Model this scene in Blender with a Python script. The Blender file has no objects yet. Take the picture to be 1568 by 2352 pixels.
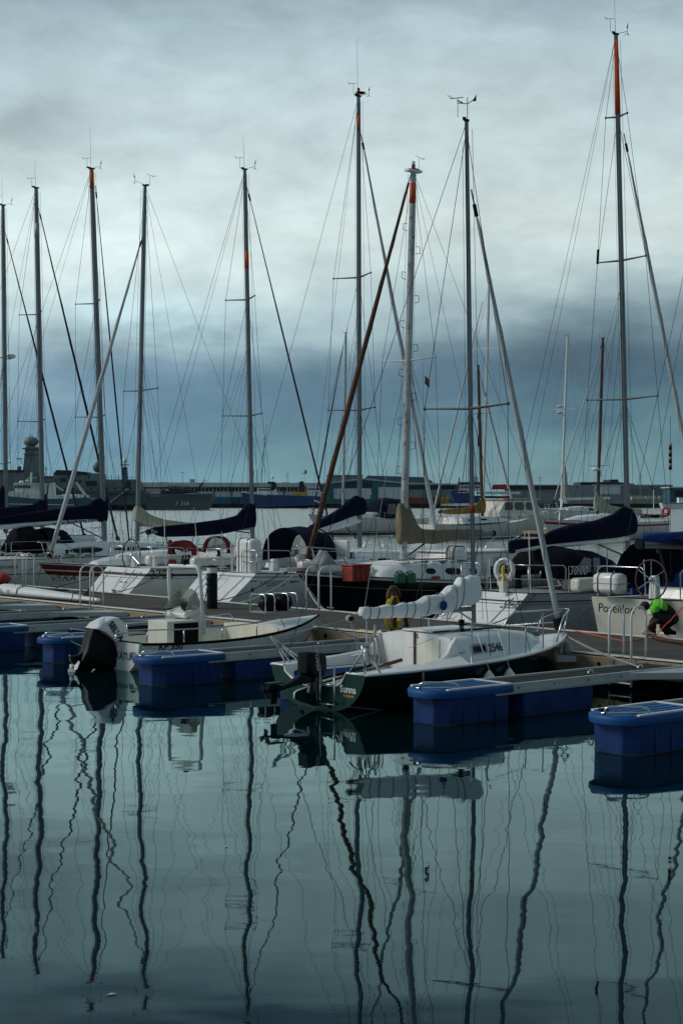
import bpy, bmesh, math, random
from mathutils import Vector, Matrix
R = math.radians
random.seed(7)
SC = bpy.context.scene
COL = SC.collection
# ---------------------------------------------------------------- camera
FPX, HZ, CH = 3700.0, 1148.0, 3.0          # focal length and horizon of the photograph (1568x2352 grid), eye height
cam_d = bpy.data.cameras.new('camera'); cam = bpy.data.objects.new('camera', cam_d); COL.objects.link(cam)
cam_d.sensor_fit = 'HORIZONTAL'; cam_d.sensor_width = 24.0; cam_d.lens = 24.0*FPX/1568
cam_d.shift_y = -28/2352*1.5 ; cam_d.clip_start = .1; cam_d.clip_end = 20000
cam.location = (0, 0, CH); cam.rotation_euler = (R(90), 0, 0); SC.camera = cam
SC.render.resolution_x = 682; SC.render.resolution_y = 1024
SC.view_settings.view_transform = 'Standard'; SC.view_settings.look = 'None'
SC.view_settings.exposure = 0.0; SC.view_settings.gamma = 1.0
SC.cycles.max_bounces = 6; SC.cycles.glossy_bounces = 4; SC.cycles.diffuse_bounces = 2; SC.cycles.transparent_max_bounces = 8
def s2l(c):
    return tuple(((x/255)/12.92 if x/255 <= .04045 else ((x/255+.055)/1.055)**2.4) for x in c)
# ---------------------------------------------------------------- world: overcast sky, clouds over a clear sky
wd = bpy.data.worlds.new('World'); SC.world = wd; wd.use_nodes = True
nt = wd.node_tree; nt.nodes.clear()
def N(t, **k):
    n = nt.nodes.new(t)
    for a, b in k.items(): setattr(n, a, b)
    return n
def lk(a, b): nt.links.new(a, b)
def MA(op, a, b=None, c=None, clamp=False):
    n = N('ShaderNodeMath', operation=op, use_clamp=clamp)
    for i, q in enumerate((a, b, c)):
        if q is None: continue
        if hasattr(q, 'links'): lk(q, n.inputs[i])
        else: n.inputs[i].default_value = q
    return n.outputs[0]
def NOI(vec, scale, detail=5, rough=.55, dist=0.0):
    n = N('ShaderNodeTexNoise'); n.inputs['Scale'].default_value = scale; n.inputs['Detail'].default_value = detail
    n.inputs['Roughness'].default_value = rough; n.inputs['Distortion'].default_value = dist; lk(vec, n.inputs['Vector']); return n.outputs[0]
SUN_EL, SUN_AZ = 36.0, -88.0           # azimuth measured from the view direction, to the right
geo = N('ShaderNodeTexCoord'); sep = N('ShaderNodeSeparateXYZ'); lk(geo.outputs['Generated'], sep.inputs[0])
X_, Y_, Z_ = sep.outputs
AZ = MA('ARCTAN2', X_, Y_)             # azimuth, radians
EL = MA('ARCTAN2', Z_, MA('POWER', MA('ADD', MA('MULTIPLY', X_, X_), MA('MULTIPLY', Y_, Y_)), .5))
cmb = N('ShaderNodeCombineXYZ'); lk(AZ, cmb.inputs[0]); lk(MA('MULTIPLY', EL, 2.1), cmb.inputs[1])
n1 = NOI(cmb.outputs[0], 7.0, 6, .5, .25)
cm2 = N('ShaderNodeCombineXYZ'); lk(MA('MULTIPLY', AZ, .8), cm2.inputs[0]); lk(MA('MULTIPLY', EL, 2.9), cm2.inputs[1]); cm2.inputs[2].default_value = 3.7
n2 = NOI(cm2.outputs[0], 6.0, 5, .55, .3)
# cloud banks bend with azimuth: the dark bank is lower to the left
elw = MA('ADD', EL, MA('ADD', MA('MULTIPLY', MA('SUBTRACT', n1, .5), .085), MA('MULTIPLY', MA('SUBTRACT', n2, .5), .075)))
elw = MA('ADD', elw, MA('MULTIPLY', MA('SINE', MA('MULTIPLY', MA('ADD', AZ, .02), 7.5)), -.012))
rmp = N('ShaderNodeValToRGB'); cr = rmp.color_ramp; cr.interpolation = 'B_SPLINE'
stops = [(0.0, (120,156,164)), (.018, (114,152,162)), (.036, (104,142,157)), (.052, (94,127,147)), (.070, (97,127,147)), (.088, (122,150,165)), (.106, (158,184,192)), (.128, (192,214,216)),
         (.155, (212,229,227)), (.19, (208,225,225)), (.235, (193,213,216)), (.275, (176,198,205)), (.312, (134,158,170)), (.345, (72,98,112)), (.42, (62,88,102)), (.56, (88,116,130)), (.8, (112,142,156)), (1.5, (112,142,156))]
el_n = MA('DIVIDE', elw, 1.5, clamp=True)
while len(cr.elements) > 1: cr.elements.remove(cr.elements[0])
cr.elements[0].position = 0; cr.elements[0].color = (*s2l(stops[0][1]), 1)
for p, c in stops[1:]:
    e = cr.elements.new(p/1.5); e.color = (*s2l(c), 1)
lk(el_n, rmp.inputs[0])
# finer light and dark clumps
n3 = NOI(cmb.outputs[0], 19.0, 8, .60, .25)
clump = MA('ADD', .50, MA('ADD', MA('MULTIPLY', n1, .42), MA('MULTIPLY', n3, .62)))
# a brighter left, darker right; and a much dimmer sky behind the photographer
az_f = N('ShaderNodeMapRange'); lk(AZ, az_f.inputs[0]); az_f.inputs[1].default_value = -.22; az_f.inputs[2].default_value = .22; az_f.inputs[3].default_value = 1.07; az_f.inputs[4].default_value = .90
back = N('ShaderNodeMapRange'); lk(Y_, back.inputs[0]); back.inputs[1].default_value = .75; back.inputs[2].default_value = -.6; back.inputs[3].default_value = 1.0; back.inputs[4].default_value = .68
mul = MA('MULTIPLY', MA('MULTIPLY', clump, az_f.outputs[0]), back.outputs[0])
gq = MA('DIVIDE', MA('SUBTRACT', elw, .068), .042); gau = MA('POWER', 2.718, MA('MULTIPLY', MA('MULTIPLY', gq, gq), -1.0))
rt_ = N('ShaderNodeMapRange'); lk(AZ, rt_.inputs[0]); rt_.inputs[1].default_value = -.16; rt_.inputs[2].default_value = .16; rt_.inputs[3].default_value = -.22; rt_.inputs[4].default_value = .30
mul = MA('MULTIPLY', mul, MA('SUBTRACT', 1.0, MA('MULTIPLY', gau, rt_.outputs[0])))
def blob(az0, el0, wa, we, amp):   # a brighter or darker bank of cloud in one direction of the sky
    da = MA('DIVIDE', MA('SUBTRACT', AZ, az0), wa); de = MA('DIVIDE', MA('SUBTRACT', elw, el0), we)
    return MA('MULTIPLY', MA('POWER', 2.718, MA('MULTIPLY', MA('ADD', MA('MULTIPLY', da, da), MA('MULTIPLY', de, de)), -1.0)), amp)
mul = MA('MULTIPLY', mul, MA('ADD', 1.0, MA('ADD', MA('ADD', blob(-.12, .113, .07, .013, .40), blob(-.15, .16, .09, .03, .10)), MA('ADD', blob(-.20, .235, .05, .022, -.28), blob(.10, .27, .09, .025, .12)))))
vm = N('ShaderNodeVectorMath', operation='SCALE'); lk(rmp.outputs[0], vm.inputs[0]); lk(mul, vm.inputs['Scale'])
sky = N('ShaderNodeTexSky'); sky.sky_type = 'NISHITA'; sky.sun_disc = False; sky.sun_elevation = R(SUN_EL); sky.sun_rotation = R(SUN_AZ)
sk = N('ShaderNodeVectorMath', operation='SCALE'); lk(sky.outputs[0], sk.inputs[0]); sk.inputs['Scale'].default_value = .06
cover = N('ShaderNodeMapRange'); lk(MA('ADD', n1, MA('MULTIPLY', AZ, .35)), cover.inputs[0]); cover.inputs[1].default_value = .28; cover.inputs[2].default_value = .40; cover.inputs[3].default_value = .72; cover.inputs[4].default_value = .97
mx = N('ShaderNodeMix', data_type='RGBA'); lk(cover.outputs[0], mx.inputs['Factor']); lk(sk.outputs[0], mx.inputs[6]); lk(vm.outputs[0], mx.inputs[7])
bg = N('ShaderNodeBackground'); bg.inputs[1].default_value = 1.0; lk(mx.outputs[2], bg.inputs[0])
wo = N('ShaderNodeOutputWorld'); lk(bg.outputs[0], wo.inputs[0])
# ---------------------------------------------------------------- sun through cloud
sl = bpy.data.lights.new('sun', 'SUN'); sl.energy = 1.5; sl.angle = R(22); sl.color = (1, .95, .87)
so = bpy.data.objects.new('sun', sl); COL.objects.link(so)
sd = Vector((math.sin(R(SUN_AZ))*math.cos(R(SUN_EL)), math.cos(R(SUN_AZ))*math.cos(R(SUN_EL)), math.sin(R(SUN_EL))))
so.rotation_euler = sd.to_track_quat('Z', 'Y').to_euler()

# ================================================================ helpers
def mat(name, col, rough=.5, metal=0.0, var=.12, scale=4.0, bump=0.0, streak=0.0, dirt=None, alpha=1.0, stretch=(1,1,1), coat=0.0, spec=.5, bscale=None):
    m = bpy.data.materials.new(name); m.use_nodes = True; t = m.node_tree; b = t.nodes['Principled BSDF']
    tc = t.nodes.new('ShaderNodeTexCoord'); mp = t.nodes.new('ShaderNodeMapping'); mp.inputs['Scale'].default_value = stretch
    t.links.new(tc.outputs['Object'], mp.inputs[0])
    nz = t.nodes.new('ShaderNodeTexNoise'); nz.inputs['Scale'].default_value = scale; nz.inputs['Detail'].default_value = 6; nz.inputs['Roughness'].default_value = .6
    t.links.new(mp.outputs[0], nz.inputs['Vector'])
    rp = t.nodes.new('ShaderNodeMapRange'); rp.inputs[1].default_value = .3; rp.inputs[2].default_value = .7; t.links.new(nz.outputs[0], rp.inputs[0])
    mxx = t.nodes.new('ShaderNodeMix'); mxx.data_type = 'RGBA'
    mxx.inputs[6].default_value = (*[c*(1-var) for c in col], 1); mxx.inputs[7].default_value = (*[min(1, c*(1+var)) for c in col], 1)
    t.links.new(rp.outputs[0], mxx.inputs['Factor']); out = mxx.outputs[2]
    if streak or dirt:
        mp2 = t.nodes.new('ShaderNodeMapping'); mp2.inputs['Scale'].default_value = (7, 7, .7); t.links.new(tc.outputs['Object'], mp2.inputs[0])
        n2_ = t.nodes.new('ShaderNodeTexNoise'); n2_.inputs['Scale'].default_value = 1.5; n2_.inputs['Detail'].default_value = 5; t.links.new(mp2.outputs[0], n2_.inputs['Vector'])
        r2 = t.nodes.new('ShaderNodeMapRange'); r2.inputs[1].default_value = .48; r2.inputs[2].default_value = .72; r2.inputs[4].default_value = streak or .4
        t.links.new(n2_.outputs[0], r2.inputs[0]); m2 = t.nodes.new('ShaderNodeMix'); m2.data_type = 'RGBA'
        m2.inputs[7].default_value = (*(dirt or tuple(c*.45 for c in col)), 1); t.links.new(out, m2.inputs[6]); t.links.new(r2.outputs[0], m2.inputs['Factor']); out = m2.outputs[2]
    t.links.new(out, b.inputs['Base Color'])
    r3 = t.nodes.new('ShaderNodeMapRange'); r3.inputs[3].default_value = max(.02, rough-.08); r3.inputs[4].default_value = min(1, rough+.1)
    t.links.new(nz.outputs[0], r3.inputs[0]); t.links.new(r3.outputs[0], b.inputs['Roughness'])
    b.inputs['Metallic'].default_value = metal; b.inputs['Alpha'].default_value = alpha; b.inputs['Coat Weight'].default_value = coat
    b.inputs['Specular IOR Level'].default_value = spec
    if bump:
        nb = t.nodes.new('ShaderNodeTexNoise'); nb.inputs['Scale'].default_value = bscale or scale*3; nb.inputs['Detail'].default_value = 5
        t.links.new(mp.outputs[0], nb.inputs['Vector'])
        bp = t.nodes.new('ShaderNodeBump'); bp.inputs['Strength'].default_value = 1; bp.inputs['Distance'].default_value = bump
        t.links.new(nb.outputs[0], bp.inputs['Height']); t.links.new(bp.outputs[0], b.inputs['Normal'])
    return m
M = {}
def dm(k, *a, **kw): M[k] = mat(k, *a, **kw)
dm('gelcoat', (.80,.81,.80), .3, var=.05, streak=.16, dirt=(.34,.33,.28), coat=.2)
dm('gelcoat_cream', (.76,.75,.66), .35, var=.06, streak=.18, dirt=(.33,.30,.22))
dm('gelcoat_grey', (.30,.33,.36), .35, var=.06, streak=.15)
dm('deck_white', (.70,.71,.70), .55, var=.08, scale=6)
dm('deck_grey', (.30,.32,.33), .7, var=.12, scale=8)
dm('white_paint', (.76,.78,.78), .4, var=.08, streak=.15, dirt=(.3,.26,.2))
dm('antifoul', (.03,.035,.05), .7, var=.3)
dm('antifoul_red', (.13,.025,.02), .7, var=.3)
dm('alu', (.19,.22,.24), .45, .6, var=.14, scale=3, stretch=(3,3,.4))
dm('alu_dark', (.07,.08,.09), .5, .4, var=.15)
dm('alu_paint', (.45,.49,.5), .45, .2, var=.12, streak=.2, dirt=(.25,.22,.17))
dm('steel', (.62,.64,.65), .22, .95, var=.08)
dm('wire', (.04,.045,.05), .5, .5, var=.1)
dm('rope_white', (.45,.45,.42), .9, var=.25, scale=60)
dm('rope_dark', (.05,.055,.06), .9, var=.3, scale=60)
dm('rope_green', (.04,.15,.12), .9, var=.3, scale=60)
dm('rope_red', (.24,.05,.06), .9, var=.3, scale=60)
dm('navy_canvas', (.004,.007,.024), .92, var=.35, scale=3, bump=.02, bscale=3, spec=.15)
dm('black_canvas', (.003,.004,.008), .92, var=.3, scale=3, bump=.02, bscale=3, spec=.15)
dm('blue_canvas', (.012,.05,.22), .85, var=.2, scale=3, bump=.02, bscale=3, spec=.2)
dm('beige_canvas', (.24,.20,.145), .92, var=.16, scale=2.5, bump=.03, bscale=3, spec=.15)
dm('cream_canvas', (.42,.42,.33), .9, var=.14, scale=2.5, bump=.03, bscale=3, spec=.15)
dm('ochre_canvas', (.33,.20,.06), .9, var=.22, scale=2.5, bump=.03, bscale=3, spec=.15)
dm('red_canvas', (.17,.010,.014), .85, var=.15, scale=3, bump=.01)
dm('sailcloth', (.80,.82,.83), .6, var=.06, scale=3, bump=.05, bscale=4)
dm('genoa_white', (.50,.53,.55), .6, var=.10, scale=4, stretch=(6,6,.8), bump=.02)
dm('genoa_navy', (.01,.018,.045), .85, var=.25, scale=4, bump=.01)
dm('genoa_brown', (.085,.034,.016), .8, var=.4, scale=3, stretch=(4,4,.6), bump=.02)
dm('orange', (.75,.10,.015), .6, var=.12, scale=6, streak=.2)
dm('red', (.42,.02,.02), .5, var=.15)
dm('dark_red', (.15,.018,.02), .4, var=.12)
dm('glass_dark', (.006,.008,.010), .10, var=.2, spec=.4)
dm('black_plastic', (.003,.004,.005), .42, var=.25, spec=.18)
dm('black_rubber', (.006,.006,.006), .8, var=.25, spec=.15)
dm('ink', (.02,.022,.03), .6, var=.05)
dm('ink_blue', (.03,.06,.13), .6, var=.05)
dm('white_ink', (.7,.72,.72), .6, var=.05)
dm('timber', (.33,.26,.16), .8, var=.28, scale=5, stretch=(1,6,6), bump=.004, streak=.3, dirt=(.12,.09,.06))
dm('timber_dark', (.09,.055,.035), .8, var=.35, scale=5, bump=.004)
dm('concrete', (.085,.080,.070), .92, var=.30, scale=1.3, bump=.006, bscale=40, streak=.22, dirt=(.045,.040,.032), spec=.2)
dm('plank_grey', (.055,.058,.060), .95, var=.45, scale=3, stretch=(1,14,1), bump=.006, spec=.1)
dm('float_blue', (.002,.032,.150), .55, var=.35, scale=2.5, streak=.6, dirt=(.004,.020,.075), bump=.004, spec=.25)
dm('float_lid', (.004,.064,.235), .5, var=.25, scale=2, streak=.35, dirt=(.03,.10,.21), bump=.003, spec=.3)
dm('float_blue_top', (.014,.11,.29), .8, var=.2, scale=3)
dm('weed', (.03,.035,.01), .95, var=.6, scale=20, bump=.02)
dm('yellow', (.66,.46,.03), .6, var=.15)
dm('green_plastic', (.02,.16,.10), .4, var=.12)
dm('red_plastic', (.30,.035,.02), .45, var=.15)
dm('clear_vinyl', (.30,.34,.35), .12, var=.1, alpha=.38)
dm('plexi', (.32,.36,.28), .2, var=.12, alpha=.6)

def tag(o, label=None, cat=None, group=None, kind=None):
    if label: o['label'] = label
    if cat: o['category'] = cat
    if group: o['group'] = group
    if kind: o['kind'] = kind
    return o
def empty(name, loc, rz, label, cat, group=None):
    o = bpy.data.objects.new(name, None); COL.objects.link(o); o.location = loc; o.rotation_euler = (0, 0, rz)
    o.empty_display_size = .2
    return tag(o, label, cat, group)
class MB:
    def __init__(s): s.v = []; s.f = []; s.m = []
    def add(s, vs, fs, mi=0):
        k = len(s.v); s.v += [tuple(p) for p in vs]; s.f += [tuple(i+k for i in q) for q in fs]; s.m += [mi]*len(fs); return s
    def box(s, c, d, rot=None, mi=0, taper=None):
        hx, hy, hz = d[0]/2, d[1]/2, d[2]/2; c = Vector(c); vs = []
        for k, z in enumerate((-hz, hz)):
            tx, ty = (taper if (taper and k) else (1, 1))
            for x, y in ((-hx,-hy),(hx,-hy),(hx,hy),(-hx,hy)):
                p = Vector((x*tx, y*ty, z)); vs.append(c+(rot @ p if rot else p))
        return s.add(vs, [(3,2,1,0),(4,5,6,7),(0,1,5,4),(1,2,6,5),(2,3,7,6),(3,0,4,7)], mi)
    def tube(s, pts, r=.02, n=6, mi=0, caps=True, flat=1.0, up=None):
        pts = [Vector(p) for p in pts]; k = len(pts); rs = r if isinstance(r, (list, tuple)) else [r]*k
        rings = []; prev = None
        for i, p in enumerate(pts):
            d = (pts[min(i+1, k-1)]-pts[max(i-1, 0)])
            if d.length < 1e-9: d = Vector((0,0,1))
            d.normalize()
            if prev is None:
                a = up or (Vector((0,0,1)) if abs(d.z) < .9 else Vector((1,0,0))); e1 = d.cross(a).normalized()
            else:
                e1 = (prev - d*prev.dot(d));
                e1 = e1.normalized() if e1.length > 1e-6 else d.orthogonal().normalized()
            prev = e1; e2 = d.cross(e1)
            rings.append([p+(e1*math.cos(2*math.pi*j/n)+e2*flat*math.sin(2*math.pi*j/n))*rs[i] for j in range(n)])
        return s.loft(rings, mi, caps)
    def loft(s, rings, mi=0, caps=True, closed=True):
        n = len(rings[0]); vs = [p for r_ in rings for p in r_]; fs = []
        for i in range(len(rings)-1):
            for j in range(n if closed else n-1):
                a = i*n+j; b_ = i*n+(j+1) % n; fs.append((a, b_, b_+n, a+n))
        if caps and closed: fs.append(tuple(range(n-1, -1, -1))); fs.append(tuple((len(rings)-1)*n+j for j in range(n)))
        return s.add(vs, fs, mi)
    def prism(s, poly, ext, mi=0):
        poly = [Vector(p) for p in poly]; e = Vector(ext); n = len(poly)
        return s.add(poly+[p+e for p in poly], [tuple(range(n-1,-1,-1)), tuple(range(n, 2*n))]+[(i,(i+1)%n,n+(i+1)%n,n+i) for i in range(n)], mi)
    def lathe(s, prof, c=(0,0,0), n=14, rot=None, mi=0):
        c = Vector(c); rings = []
        for r_, z in prof:
            rings.append([c+((rot @ Vector((r_*math.cos(2*math.pi*j/n), r_*math.sin(2*math.pi*j/n), z))) if rot else Vector((r_*math.cos(2*math.pi*j/n), r_*math.sin(2*math.pi*j/n), z))) for j in range(n)])
        return s.loft(rings, mi)
    def ball(s, c, r_, n=12, k=8, mi=0):
        if not isinstance(r_, (tuple, list)): r_ = (r_, r_, r_)
        c = Vector(c); rings = []
        for i in range(k+1):
            a = -math.pi/2+math.pi*i/k; q = max(math.cos(a), .02)
            rings.append([c+Vector((r_[0]*q*math.cos(2*math.pi*j/n), r_[1]*q*math.sin(2*math.pi*j/n), r_[2]*math.sin(a))) for j in range(n)])
        return s.loft(rings, mi)
    def torus(s, c, R_, r_, rot=None, n=24, k=7, a0=0, a1=360, mi=0, flat=1.0, up=None):
        c = Vector(c); pts = []
        full = abs(a1-a0) >= 360
        for i in range(n+1):
            a = R(a0+(a1-a0)*i/n); p = Vector((R_*math.cos(a), R_*math.sin(a), 0)); pts.append(c+(rot @ p if rot else p))
        return s.tube(pts, r_, k, mi, caps=not full, flat=flat, up=up)
    def grid(s, rows, mi=0):
        n = len(rows[0]); return s.add([p for r_ in rows for p in r_], [(i*n+j, i*n+j+1, (i+1)*n+j+1, (i+1)*n+j) for i in range(len(rows)-1) for j in range(n-1)], mi)
    def build(s, name, mats, parent=None, smooth=False, bevel=0, solid=0, autos=None):
        me = bpy.data.meshes.new(name); me.from_pydata(s.v, [], s.f)
        for m_ in (mats if isinstance(mats, (list, tuple)) else [mats]): me.materials.append(M[m_] if isinstance(m_, str) else m_)
        for p, q in zip(me.polygons, s.m): p.material_index = q
        bm = bmesh.new(); bm.from_mesh(me)
        if not solid: bmesh.ops.recalc_face_normals(bm, faces=bm.faces)
        bm.to_mesh(me); bm.free()
        if smooth:
            me.polygons.foreach_set('use_smooth', [True]*len(me.polygons))
            if autos: me.set_sharp_from_angle(angle=R(autos))
        o = bpy.data.objects.new(name, me); COL.objects.link(o)
        if parent: o.parent = parent
        if solid:
            md = o.modifiers.new('s', 'SOLIDIFY'); md.thickness = solid; md.offset = 0
        if bevel:
            md = o.modifiers.new('b', 'BEVEL'); md.width = bevel; md.segments = 2; md.limit_method = 'ANGLE'
            if smooth is False:
                me.polygons.foreach_set('use_smooth', [True]*len(me.polygons)); me.set_sharp_from_angle(angle=R(35))
        return o
def text(s, size, fn, m_, parent=None, name='lettering', shear=0.0, bold=0.0, space=1.0, align='LEFT'):
    c = bpy.data.curves.new('t', 'FONT'); c.body = s; c.size = size; c.shear = shear; c.offset = bold; c.space_character = space; c.align_x = align; c.resolution_u = 3
    o = bpy.data.objects.new('t', c); COL.objects.link(o)
    me = bpy.data.meshes.new_from_object(o.evaluated_get(bpy.context.evaluated_depsgraph_get())); bpy.data.objects.remove(o); bpy.data.curves.remove(c)
    for v in me.vertices: v.co = fn(v.co.x, v.co.y)
    me.materials.clear(); me.materials.append(M[m_]); me.name = name
    ob = bpy.data.objects.new(name, me); COL.objects.link(ob)
    if parent: ob.parent = parent
    return ob
def sag(a, b, k, n=12):
    a = Vector(a); b = Vector(b); return [a.lerp(b, i/n)-Vector((0,0,k*4*(i/n)*(1-i/n))) for i in range(n+1)]
# -------- the place: camera at (0,0,3) looks along +Y. A pontoon runs along MV; boats and fingers lie along UV.
OO = Vector((0, 30.9, 0)); MV = Vector((.644, -.765, 0)).normalized(); UV = Vector((.765, .644, 0)).normalized()
UA = math.atan2(UV.y, UV.x)
def P(x, y, d): return Vector(((x-784)/FPX*d, d, CH-(y-HZ)/FPX*d))
def W(x, y, z=0.0): return P(x, y, (CH-z)*FPX/(y-HZ))
def D(s, t, z=0.0): return OO+MV*s+UV*t+Vector((0,0,z))
def s_at(x, t):
    k = (x-784)/FPX; return (k*(OO.y+t*UV.y)-OO.x-t*UV.x)/(MV.x-k*MV.y)
def t_at(x, s):
    k = (x-784)/FPX; return (k*(OO.y+s*MV.y)-OO.x-s*MV.x)/(UV.x-k*UV.y)
# ================================================================ water
def make_water():
    m = bpy.data.materials.new('harbour_water'); m.use_nodes = True; t = m.node_tree; b = t.nodes['Principled BSDF']
    b.inputs['Base Color'].default_value = (.0006, .006, .008, 1); b.inputs['Roughness'].default_value = .02; b.inputs['IOR'].default_value = 1.33; b.inputs['Specular Tint'].default_value = (.64, .90, .94, 1)
    tc = t.nodes.new('ShaderNodeTexCoord')
    def nz(scale, sx, sy, det, rot=0, off=0, rough=.5, dist=0.0):
        mp = t.nodes.new('ShaderNodeMapping'); mp.inputs['Scale'].default_value = (sx, sy, 1); mp.inputs['Rotation'].default_value = (0,0,R(rot)); mp.inputs['Location'].default_value = (off, off*.7, 0)
        t.links.new(tc.outputs['Object'], mp.inputs[0])
        n = t.nodes.new('ShaderNodeTexNoise'); n.inputs['Scale'].default_value = scale; n.inputs['Detail'].default_value = det; n.inputs['Roughness'].default_value = rough; n.inputs['Distortion'].default_value = dist
        t.links.new(mp.outputs[0], n.inputs['Vector']); return n.outputs[0]
    def ma(op, a, b_):
        n = t.nodes.new('ShaderNodeMath'); n.operation = op
        for i, q in enumerate((a, b_)):
            if hasattr(q, 'links'): t.links.new(q, n.inputs[i])
            else: n.inputs[i].default_value = q
        return n.outputs[0]
    # sheltered water this side of the pontoon, wind ripples on the open basin beyond it
    sp = t.nodes.new('ShaderNodeVectorMath'); sp.operation = 'DOT_PRODUCT'; sp.inputs[1].default_value = UV; t.links.new(tc.outputs['Object'], sp.inputs[0])
    base = OO.dot(UV)
    mr = t.nodes.new('ShaderNodeMapRange'); mr.inputs[1].default_value = base+2; mr.inputs[2].default_value = base+22; t.links.new(sp.outputs['Value'], mr.inputs[0])
    calm = ma('ADD', ma('ADD', ma('MULTIPLY', nz(1.0, .28, .38, 2, 6, 0, .4), .029), ma('MULTIPLY', nz(1.0, .75, 1.15, 2, -8, 5, .45), .0038)),
              ma('ADD', ma('MULTIPLY', nz(1.0, 2.4, 4.5, 3, 3, 9, .5), .00030), ma('MULTIPLY', nz(1.0, 14, 20, 2, 3, 9, .5), .00006)))
    wind = ma('ADD', ma('MULTIPLY', nz(1.0, .22, .13, 3, 0, 2, .6), .60), ma('ADD', ma('MULTIPLY', nz(1.0, .55, .45, 3, -6, 2, .6), .20), ma('MULTIPLY', nz(1.0, 1.6, 2.4, 2, 8, 2, .6), .04)))
    ro = t.nodes.new('ShaderNodeMapRange'); ro.inputs[3].default_value = .015; ro.inputs[4].default_value = .17; t.links.new(mr.outputs[0], ro.inputs[0]); t.links.new(ro.outputs[0], b.inputs['Roughness'])
    h = ma('ADD', calm, ma('MULTIPLY', wind, mr.outputs[0]))
    bp = t.nodes.new('ShaderNodeBump'); bp.inputs['Strength'].default_value = 1.0; bp.inputs['Distance'].default_value = 1.0
    t.links.new(h, bp.inputs['Height'])
    fr = t.nodes.new('ShaderNodeFresnel'); fr.inputs['IOR'].default_value = 1.33; t.links.new(bp.outputs[0], fr.inputs['Normal'])
    gl = t.nodes.new('ShaderNodeBsdfGlossy'); gl.inputs['Color'].default_value = (.66, .89, .91, 1); t.links.new(bp.outputs[0], gl.inputs['Normal']); t.links.new(ro.outputs[0], gl.inputs['Roughness'])
    gc = t.nodes.new('ShaderNodeMix'); gc.data_type = 'RGBA'; gc.inputs[6].default_value = (.66, .88, .90, 1); gc.inputs[7].default_value = (1.0, .98, .93, 1); t.links.new(mr.outputs[0], gc.inputs['Factor']); t.links.new(gc.outputs[2], gl.inputs['Color'])
    df = t.nodes.new('ShaderNodeBsdfDiffuse'); df.inputs['Color'].default_value = (.0008, .009, .011, 1)
    ms = t.nodes.new('ShaderNodeMixShader'); t.links.new(fr.outputs[0], ms.inputs[0]); t.links.new(df.outputs[0], ms.inputs[1]); t.links.new(gl.outputs[0], ms.inputs[2])
    t.links.new(ms.outputs[0], t.nodes['Material Output'].inputs['Surface'])
    return m
M['water'] = make_water()
g = MB(); g.add([(-6000,-200,0),(6000,-200,0),(6000,9000,0),(-6000,9000,0)], [(0,1,2,3)])
tag(g.build('water', 'water'), 'dark harbour water with wavering mast reflections', kind='structure')
# ================================================================ main pontoon
def dock_obj(name, label, cat, s, t, z=0.0, group=None): return empty(name, D(s, t, z), UA, label, cat, group)
# dock-local frame of an empty at D(s,t): +x = along UV, +y = -MV
S0, S1 = -75.0, 13.5
def dl(s, t, z, s0=0, t0=0): return Vector((t-t0, -(s-s0), z))
mp_ = dock_obj('pontoon', 'long main pontoon with worn grey concrete deck and timber edge beams', 'pontoon', 0, 0)
b = MB(); b.box(dl((S0+S1)/2, 1.65, .37), (3.14, S1-S0, .26)); b.build('deck', 'concrete', mp_)
for t_ in (.04, 3.26):
    b = MB()
    k = S0
    while k < S1:
        e = min(k+5.98, S1); b.box(dl((k+e)/2, t_-.06 if t_ < 1 else t_+.06, .34), (.09, e-k, .27)); k += 6.0
    b.build('edge_beam', 'timber', mp_, bevel=.01)
    b = MB(); b.box(dl((S0+S1)/2, t_+(.035 if t_ < 1 else -.035), .506), (.10, S1-S0, .022)); b.build('edge_trim', 'white_paint', mp_)
b = MB()
k = S0
while k < S1:
    if k > -16:
        for o_, r_ in ((.6,.05),(1.5,.035)):
            b = MB(); b.lathe([(r_,-.004),(r_,.004)], dl(k+o_, -.07, .36), 10, Matrix.Rotation(R(90), 3, 'Y')); b.build('bolt_hole', 'black_rubber', mp_)
    k += 2.0
k = S0+2
while k < S1:
    b = MB(); b.box(dl(k, 1.65, .02), (2.7, 3.2, .40)); b.build('float', 'antifoul', mp_); k += 6.0
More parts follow.
